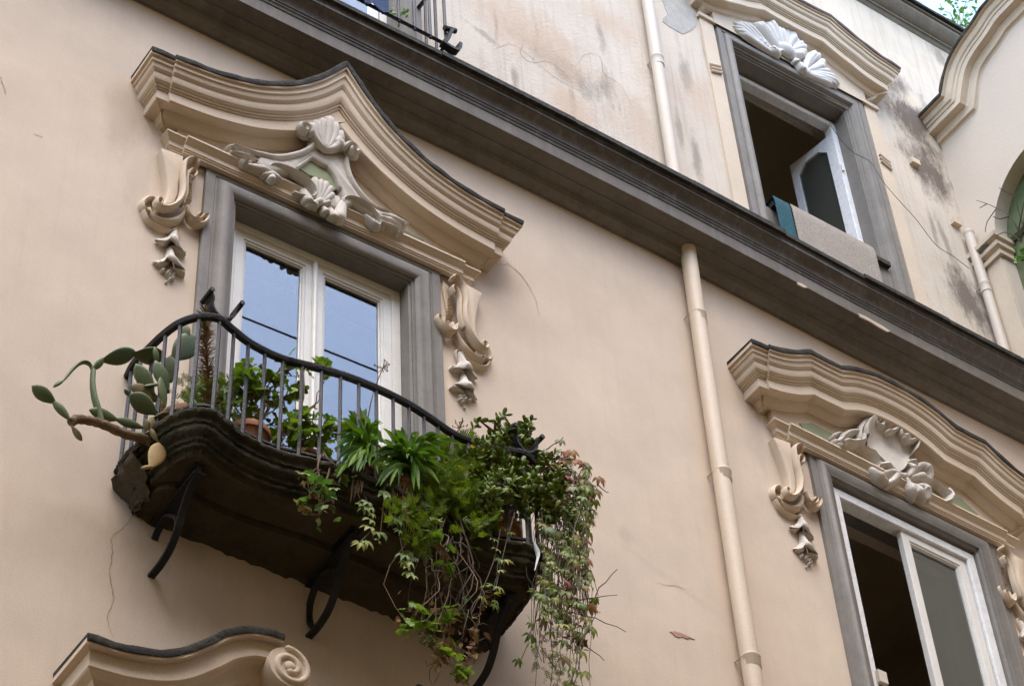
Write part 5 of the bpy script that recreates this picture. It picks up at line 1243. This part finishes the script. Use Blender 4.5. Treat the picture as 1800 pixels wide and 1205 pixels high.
def seed_head(label, base, top):
    t = thing('seed_head', label, 'plant', base, 'dry seed heads on tall stalks'); stems(t, [wander(base, top, 5, .02)], .0045, .0035, M_STRAW, 'stalk')
    mb = MB(); 
    for k in range(16):
        a_ = rp.uniform(0, 2 * pi); e = rp.uniform(-.2, 1.2); q = Vector(top) + Vector((cos(a_) * cos(e), sin(a_) * cos(e), sin(e))) * rp.uniform(.035, .06); mb.tube([top, tuple(q)], .0018, 3, cap=False)
        mb.tube([tuple(q), tuple(q + Vector((0, 0, .008)))], .004, 4)
    o = mb.build('umbel', M_STRAW, t, smooth=80); o['kind'] = 'stuff'
seed_head('dry seed head on a tall stalk in front of the window', (-.02, .5, FZ + .15), P3(673, 646, .6)); seed_head('dry seed head on a stalk just above the right part of the rail', (.42, .45, FZ + .15), P3(808, 752, .5))

# ------------------------------------------------ feathery plant with yellow flowers
Fe = thing('feathery_plant', 'feathery bright green plant with small yellow flowers spilling over the rail', 'plant', p_tag)
fm = MB(); pth = []
for (u, v, d, su, sv, n) in ((785, 800, .46, 26, 20, 130), (808, 830, .52, 34, 32, 220), (775, 860, .56, 30, 30, 170), (820, 790, .48, 22, 20, 110), (795, 890, .60, 34, 28, 160), (750, 905, .64, 24, 26, 90), (845, 850, .55, 26, 30, 130), (830, 900, .60, 24, 26, 80), (735, 950, .66, 14, 26, 40), (715, 815, .44, 26, 24, 110), (740, 850, .58, 26, 26, 110), (680, 860, .60, 16, 20, 40), (790, 850, .66, 34, 30, 140), (700, 900, .68, 22, 22, 70), (840, 925, .66, 26, 20, 70)):
    c_ = P3(u, v, d); pth.append(wander(p_tag, c_, 6, .05))
    for k in range(n):
        q = P3(u + rp.gauss(0, su * .55), v + rp.gauss(0, sv * .6), d + rp.uniform(-.12, .05)); feather(fm, q, (rp.uniform(-1, 1), rp.uniform(-.3, 1), rp.uniform(-.3, 1)), rp.uniform(.05, .1), rp.uniform(.02, .032))
o = fm.build('foliage', M_FERN, Fe, smooth=80); o['kind'] = 'stuff'; stems_joined(Fe, pth, .006, M_STEMG, 'stems')
for (u, v) in ((830, 786), (783, 819), (806, 821), (828, 834), (845, 852)):
    c_ = P3(u, v, .60); mb = MB()
    for k in range(9):
        a_ = 2 * pi * k / 9; q = (c_[0] + .012 * cos(a_), c_[1] + .006 + .002 * sin(3 * a_), c_[2] + .012 * sin(a_)); mb.tube([c_, q], [.002, .0045], 4)
    mb.build('flower', M_YEL, Fe, smooth=80)

# ------------------------------------------------ jade plant
Ja = thing('jade_plant', 'dense jade plant with glossy oval leaves at the right railing corner', 'plant', p_jade)
jm = MB(); pth = []
def jade_leaf(mb, base, dr, L_):
    b = Vector(base); y = Vector(dr).normalized(); x = y.orthogonal().normalized(); x = Matrix.Rotation(rp.uniform(0, 6.28), 3, y) @ x; n = x.cross(y); rows = []
    for t, w in ((0, .12), (.3, .75), (.65, 1), (.9, .7), (1, .1)):
        c_ = b + y * L_ * t + n * L_ * .15 * t * t; rows.append([tuple(c_ + x * (.30 * L_ * w * cos(a_)) + n * (.10 * L_ * w * sin(a_))) for a_ in [2 * pi * j / 6 for j in range(6)]])
    mb.grid(rows, closed=True)
cl = [(880, 770, .5), (905, 775, .5), (850, 785, .52), (930, 790, .5), (865, 800, .54), (895, 805, .56), (920, 815, .55), (950, 800, .5), (965, 820, .52), (840, 800, .5), (875, 840, .58), (905, 845, .6), (940, 850, .58), (970, 845, .54), (985, 865, .55), (960, 870, .58), (920, 875, .6), (885, 870, .6), (855, 865, .58), (835, 825, .52), (900, 755, .46), (870, 760, .46), (980, 880, .58), (945, 825, .5), (930, 770, .44), (860, 895, .58), (845, 880, .58), (900, 820, .45), (940, 880, .5), (870, 820, .45)]
for (u, v, d) in cl:
    d += .09; c_ = P3(u, v, d); h = (p_jade[0] + rp.uniform(-.06, .06), p_jade[1] + rp.uniform(-.05, .08), p_jade[2] + rp.uniform(.08, .2)); pth.append([p_jade, h] + wander(h, c_, 5, .05)[1:])
    for b_ in range(7):
        q0 = Vector(c_) + Vector((rp.gauss(0, .045), rp.gauss(0, .04), rp.gauss(0, .04))); pth.append([c_, tuple(q0)])
        ax = Vector((rp.uniform(-.6, .6), rp.uniform(-.1, .9), rp.uniform(.2, 1))).normalized()
        for k in range(9):
            a_ = 2 * pi * k / 4.5; s1 = ax.orthogonal().normalized(); s2 = ax.cross(s1); dr = ax * rp.uniform(.3, 1.0) + s1 * cos(a_) + s2 * sin(a_)
            jade_leaf(jm, tuple(q0 - ax * .012 * k), dr, rp.uniform(.036, .056))
o = jm.build('foliage', M_JADE, Ja, smooth=80); o['kind'] = 'stuff'; stems_joined(Ja, pth, .011, M_STEM, 'stems')

# ------------------------------------------------ creeper
Cr = thing('creeper', 'reddening creeper trailing from the right railing corner far below the slab', 'vine', (1.12, .6, FZ))
tw = []; nleaf = 0
for k in range(30):                          # hanging stems
    u0, v0 = rp.uniform(950, 1038), rp.uniform(810, 1000); ln = rp.uniform(80, 330); u1 = u0 + rp.gauss(-4, 12) + (0 if u0 < 1010 else -14); v1 = min(v0 + ln, 1225)
    d = rp.uniform(.5, .70); a = P3(u0, v0, d); b = P3(u1, v1, d + .02); pth = wander(a, b, 9, .03); tw.append(pth)
    for p in catmull(pth, 2)[1:]:
        if rp.random() < .6: leaf('creepg' if rp.random() < .72 else 'creep', Cr, (p[0] + rp.gauss(0, .02), p[1] + rp.gauss(0, .02), p[2]), (rp.uniform(-.6, .8), rp.uniform(-.7, .1), -1 + rp.uniform(-.2, .6)), (rp.uniform(-.6, .5), -1, .5), rp.uniform(.04, .085)); nleaf += 1
for k in range(28):                          # reddish shoots reaching right of the corner
    a = P3(960 + rp.uniform(-5, 25), 800 + rp.uniform(0, 70), .58); b = P3(985 + rp.uniform(0, 58), 790 + rp.uniform(0, 150), .58); pth = wander(a, b, 6, .06, -.03); tw.append(pth)
    for p in catmull(pth, 2)[3:]:
        if rp.random() < .55: leaf('creep', Cr, p, (rp.uniform(-.3, .9), rp.uniform(-.6, .1), -.7 + rp.uniform(-.3, .5)), (rp.uniform(-.6, .5), -1, .4), rp.uniform(.045, .075))
for (u, v) in ((985, 772), (1005, 790), (1020, 835), (1030, 850), (1045, 860), (1028, 980), (1032, 1005), (1050, 838), (1000, 850), (1020, 1065), (1035, 1062), (1022, 870), (1025, 945)):
    leaf('creep', Cr, P3(u, v, .6), (rp.uniform(-.3, .8), -.3, -1), (-.4, -1, .4), rp.uniform(.06, .09))
for (a, b) in (((1000, 1060), (1085, 1045)), ((1005, 1075), (1100, 1110)), ((1010, 1120), (1062, 1160)), ((1040, 1065), (1085, 1000)), ((1050, 850), (1070, 865)), ((960, 790), (990, 768))):
    tw.append(wander(P3(*a, .6), P3(*b, .62), 6, .03))
stems_joined(Cr, tw, .0045, M_TWIG, 'stems')
mb = MB()
for k in range(75):
    u0, v0 = rp.uniform(935, 1025), rp.uniform(820, 1010); d = rp.uniform(.5, .68); ln = rp.uniform(60, 230); a = P3(u0, v0, d); b = P3(u0 + rp.gauss(0, 7), min(v0 + ln, 1230), d); mb.tube(wander(a, b, 6, .035), .0022, 3, cap=False)
o = mb.build('fine_twigs', M_TWIG, Cr, smooth=80); o['kind'] = 'stuff'
for k in range(46):                          # curled brown remains
    u, v = rp.gauss(1010, 16), rp.uniform(1040, 1150); leaf('dry', Cr, P3(u, v, .62 + rp.uniform(-.04, .04)), rdir(-.5), rdir(), rp.uniform(.03, .06), 'withered_leaf')
mb = MB(); cm = MB()
for k in range(170):                         # tiny leaves in the hanging mat
    u, v = rp.gauss(985 - 12 * rp.random(), 22), rp.uniform(880, 1225); feather(cm, P3(u, v, rp.uniform(.52, .68)), (rp.uniform(-1, 1), rp.uniform(-.3, .8), rp.uniform(-1, .2)), rp.uniform(.04, .075), rp.uniform(.012, .022))
o = cm.build('fine_foliage', leafmat('fine_creeper_leaf', [(.06, .11, .015), (.12, .15, .02), (.18, .16, .03), (.09, .13, .02)], .5, .3, .3, False), Cr, smooth=80); o['kind'] = 'stuff'
# creeper strands crossing the slab front
Cr2 = thing('creeper_strands', 'thin creeper strands with yellow green leaves hanging across the slab front', 'vine', (.2, .66, FZ)); tw = []
for pts in (((640, 870), (650, 890), (655, 925), (665, 950)), ((690, 880), (700, 930), (712, 985), (722, 1010)), ((880, 930), (868, 985), (850, 1030), (830, 1075)), ((905, 900), (888, 960), (872, 1030), (868, 1060)), ((620, 850), (635, 880), (640, 905)), ((655, 930), (640, 945), (630, 955)), ((840, 880), (875, 980), (868, 1030))):
    q = [P3(u, v, .69) for u, v in pts]; tw.append(q)
    for p in catmull(q, 3)[2:]:
        if rp.random() < .7: leaf('creepg', Cr2, p, (rp.uniform(-.8, .8), rp.uniform(-.7, -.1), -.5 + rp.uniform(-.4, .5)), (rp.uniform(-.4, .3), -1, .6), rp.uniform(.045, .075))
for (u, v) in ((635, 890), (672, 862), (678, 868), (665, 935), (640, 950), (710, 975), (715, 985), (650, 925)): leaf('creepg', Cr2, P3(u, v, .69), (rp.uniform(-.8, .8), -.4, -.6), (-.2, -1, .6), .075)
stems_joined(Cr2, tw, .004, M_TWIG, 'stems')
# bare tangle under the slab
Ta = thing('bare_stem_tangle', 'tangle of bare brown stems hanging under the right half of the balcony', 'plant', (.55, .62, FZ - .05)); tw = []
for k in range(18):
    a = P3(rp.uniform(740, 840), rp.uniform(930, 1000), .66); b = P3(rp.uniform(745, 850), rp.uniform(1040, 1190), .62 + rp.uniform(-.05, .06)); tw.append(wander(a, b, 9, .10))
for pts in (((835, 1100), (828, 1070), (845, 1045), (870, 1035), (900, 1050)), ((760, 1010), (745, 990), (752, 960), (770, 950)), ((800, 1000), (815, 1030), (812, 1060), (820, 1090))): tw.append([P3(u, v, .66) for u, v in pts])
stems_joined(Ta, tw, .0035, M_TWIG, 'stems')
for k in range(60):
    u, v = rp.gauss(790, 26), rp.gauss(1135, 32); leaf('dry', Ta, P3(u, v, .62 + rp.uniform(-.04, .04)), rdir(-.5), rdir(), rp.uniform(.03, .06), 'withered_leaf')
for k in range(22):
    t_ = k / 21; leaf('dry', Ta, P3(862 - 34 * sin(t_ * 1.6), 1035 + 110 * t_, .66), rdir(-.5), rdir(), .045, 'withered_leaf')
mb = MB(); q = [P3(u, v, .69) for u, v in ((936, 945), (942, 962), (946, 975), (943, 990), (940, 1002))]; mb.tube(catmull(q, 3), [.004, .006, .010, .016, .018, .02, .018, .016, .012, .010, .008, .006, .004], 6, flat=.4)
tag(mb.build('tied_strip', M_CLOTHW, org=q[0], smooth=60), 'thin white strip of cloth tied to the right railing corner', 'cloth')

# ------------------------------------------------ other plants on the building
def shrub(name, label, root, pts, n, size, kind, m=M_STEM, r_=.008):
    t = thing(name, label, 'plant', root); tw = []
    for (x, d, z, sp) in pts:
        tw.append(wander(root, (x, d, z), 6, .05))
        for k in range(n): leaf(kind, t, (x + rp.gauss(0, sp), d + rp.gauss(0, sp), z + rp.gauss(0, sp)), rdir(.2, .2), rdir(.5, .4), size * rp.uniform(.6, 1.2))
    stems_joined(t, tw, r_, m, 'stems'); return t
root = (P(1690, 60, .0)[0] - .1, .05, ROOF + .25)
def PR(u, v, d=0.0): return P3(u, v, d)
shrub('roof_weed', 'small green shrub growing on the roof edge against the sky', PR(1685, 55), [(*PR(u, v), .05) for u, v in ((1660, 20), (1672, 8), (1685, 28), (1700, 20), (1668, 36), (1690, 45), (1706, 38), (1680, 5), (1698, 4), (1712, 18))], 9, .07, 'ov', M_STEMG)
x, z = P(700, 40, .34); shrub('ledge_weed', 'tiny bright green weed growing behind the upper railing', (x, .34, z - .06), [(*P3(715, 22, .34), .016), (*P3(706, 30, .34), .014), (*P3(688, 22, .34), .014)], 9, .035, 'ov', M_STEMG, .003)
Wb = thing('bare_branches', 'pale bare branches with a few green leaves at the arched window', 'plant', (XC - .1, .5, 13.75)); tw = []
def PW(u, v, o=.15): d, z = PX(u, v, XC - o); return (XC - o, d, z)
for pts in (((1795, 425), (1790, 405), (1775, 380), (1752, 366), (1735, 358), (1716, 352)), ((1752, 366), (1735, 390), (1732, 408)), ((1790, 405), (1795, 380), (1800, 355)), ((1735, 358), (1722, 366)), ((1775, 380), (1758, 385), (1745, 380)), ((1795, 425), (1780, 412), (1765, 408), (1750, 415)), ((1800, 400), (1790, 370), (1785, 345)), ((1785, 345), (1770, 338), (1756, 330)), ((1795, 420), (1800, 390), (1806, 360))):
    tw.append([PW(u, v, .15 + .04 * i % .1) for i, (u, v) in enumerate(pts)])
stems_joined(Wb, tw, .007, M_TWIG, 'branches')
for k in range(26):
    p = PW(rp.gauss(1796, 6), rp.gauss(450, 7), .14); leaf('ov', Wb, p, rdir(.3, .2), rdir(.5, .4), rp.uniform(.04, .07))

# overhead cable crossing the street; the balcony window mirrors it
def mirror_pt(u, v, L_):
    x, z = P(u, v, -.135); q = ray(u, v).normalized(); q = Vector((q.x, -q.y, q.z)); p = Vector((x, .135, z)) + q * L_; return (p.x, -p.y, p.z)
a, b = mirror_pt(424, 555, 9.0), mirror_pt(668, 653, 9.0); va = Vector(a); vb = Vector(b); dv = vb - va
mb = MB(); mb.tube([tuple(va - dv * 3), tuple(va), tuple(vb), tuple(vb + dv * 3)], .012, 6)
tag(mb.build('overhead_cable', M_WIRE, org=tuple(va), smooth=60), 'dark overhead cable strung along the street, mirrored in the balcony window', 'cable')
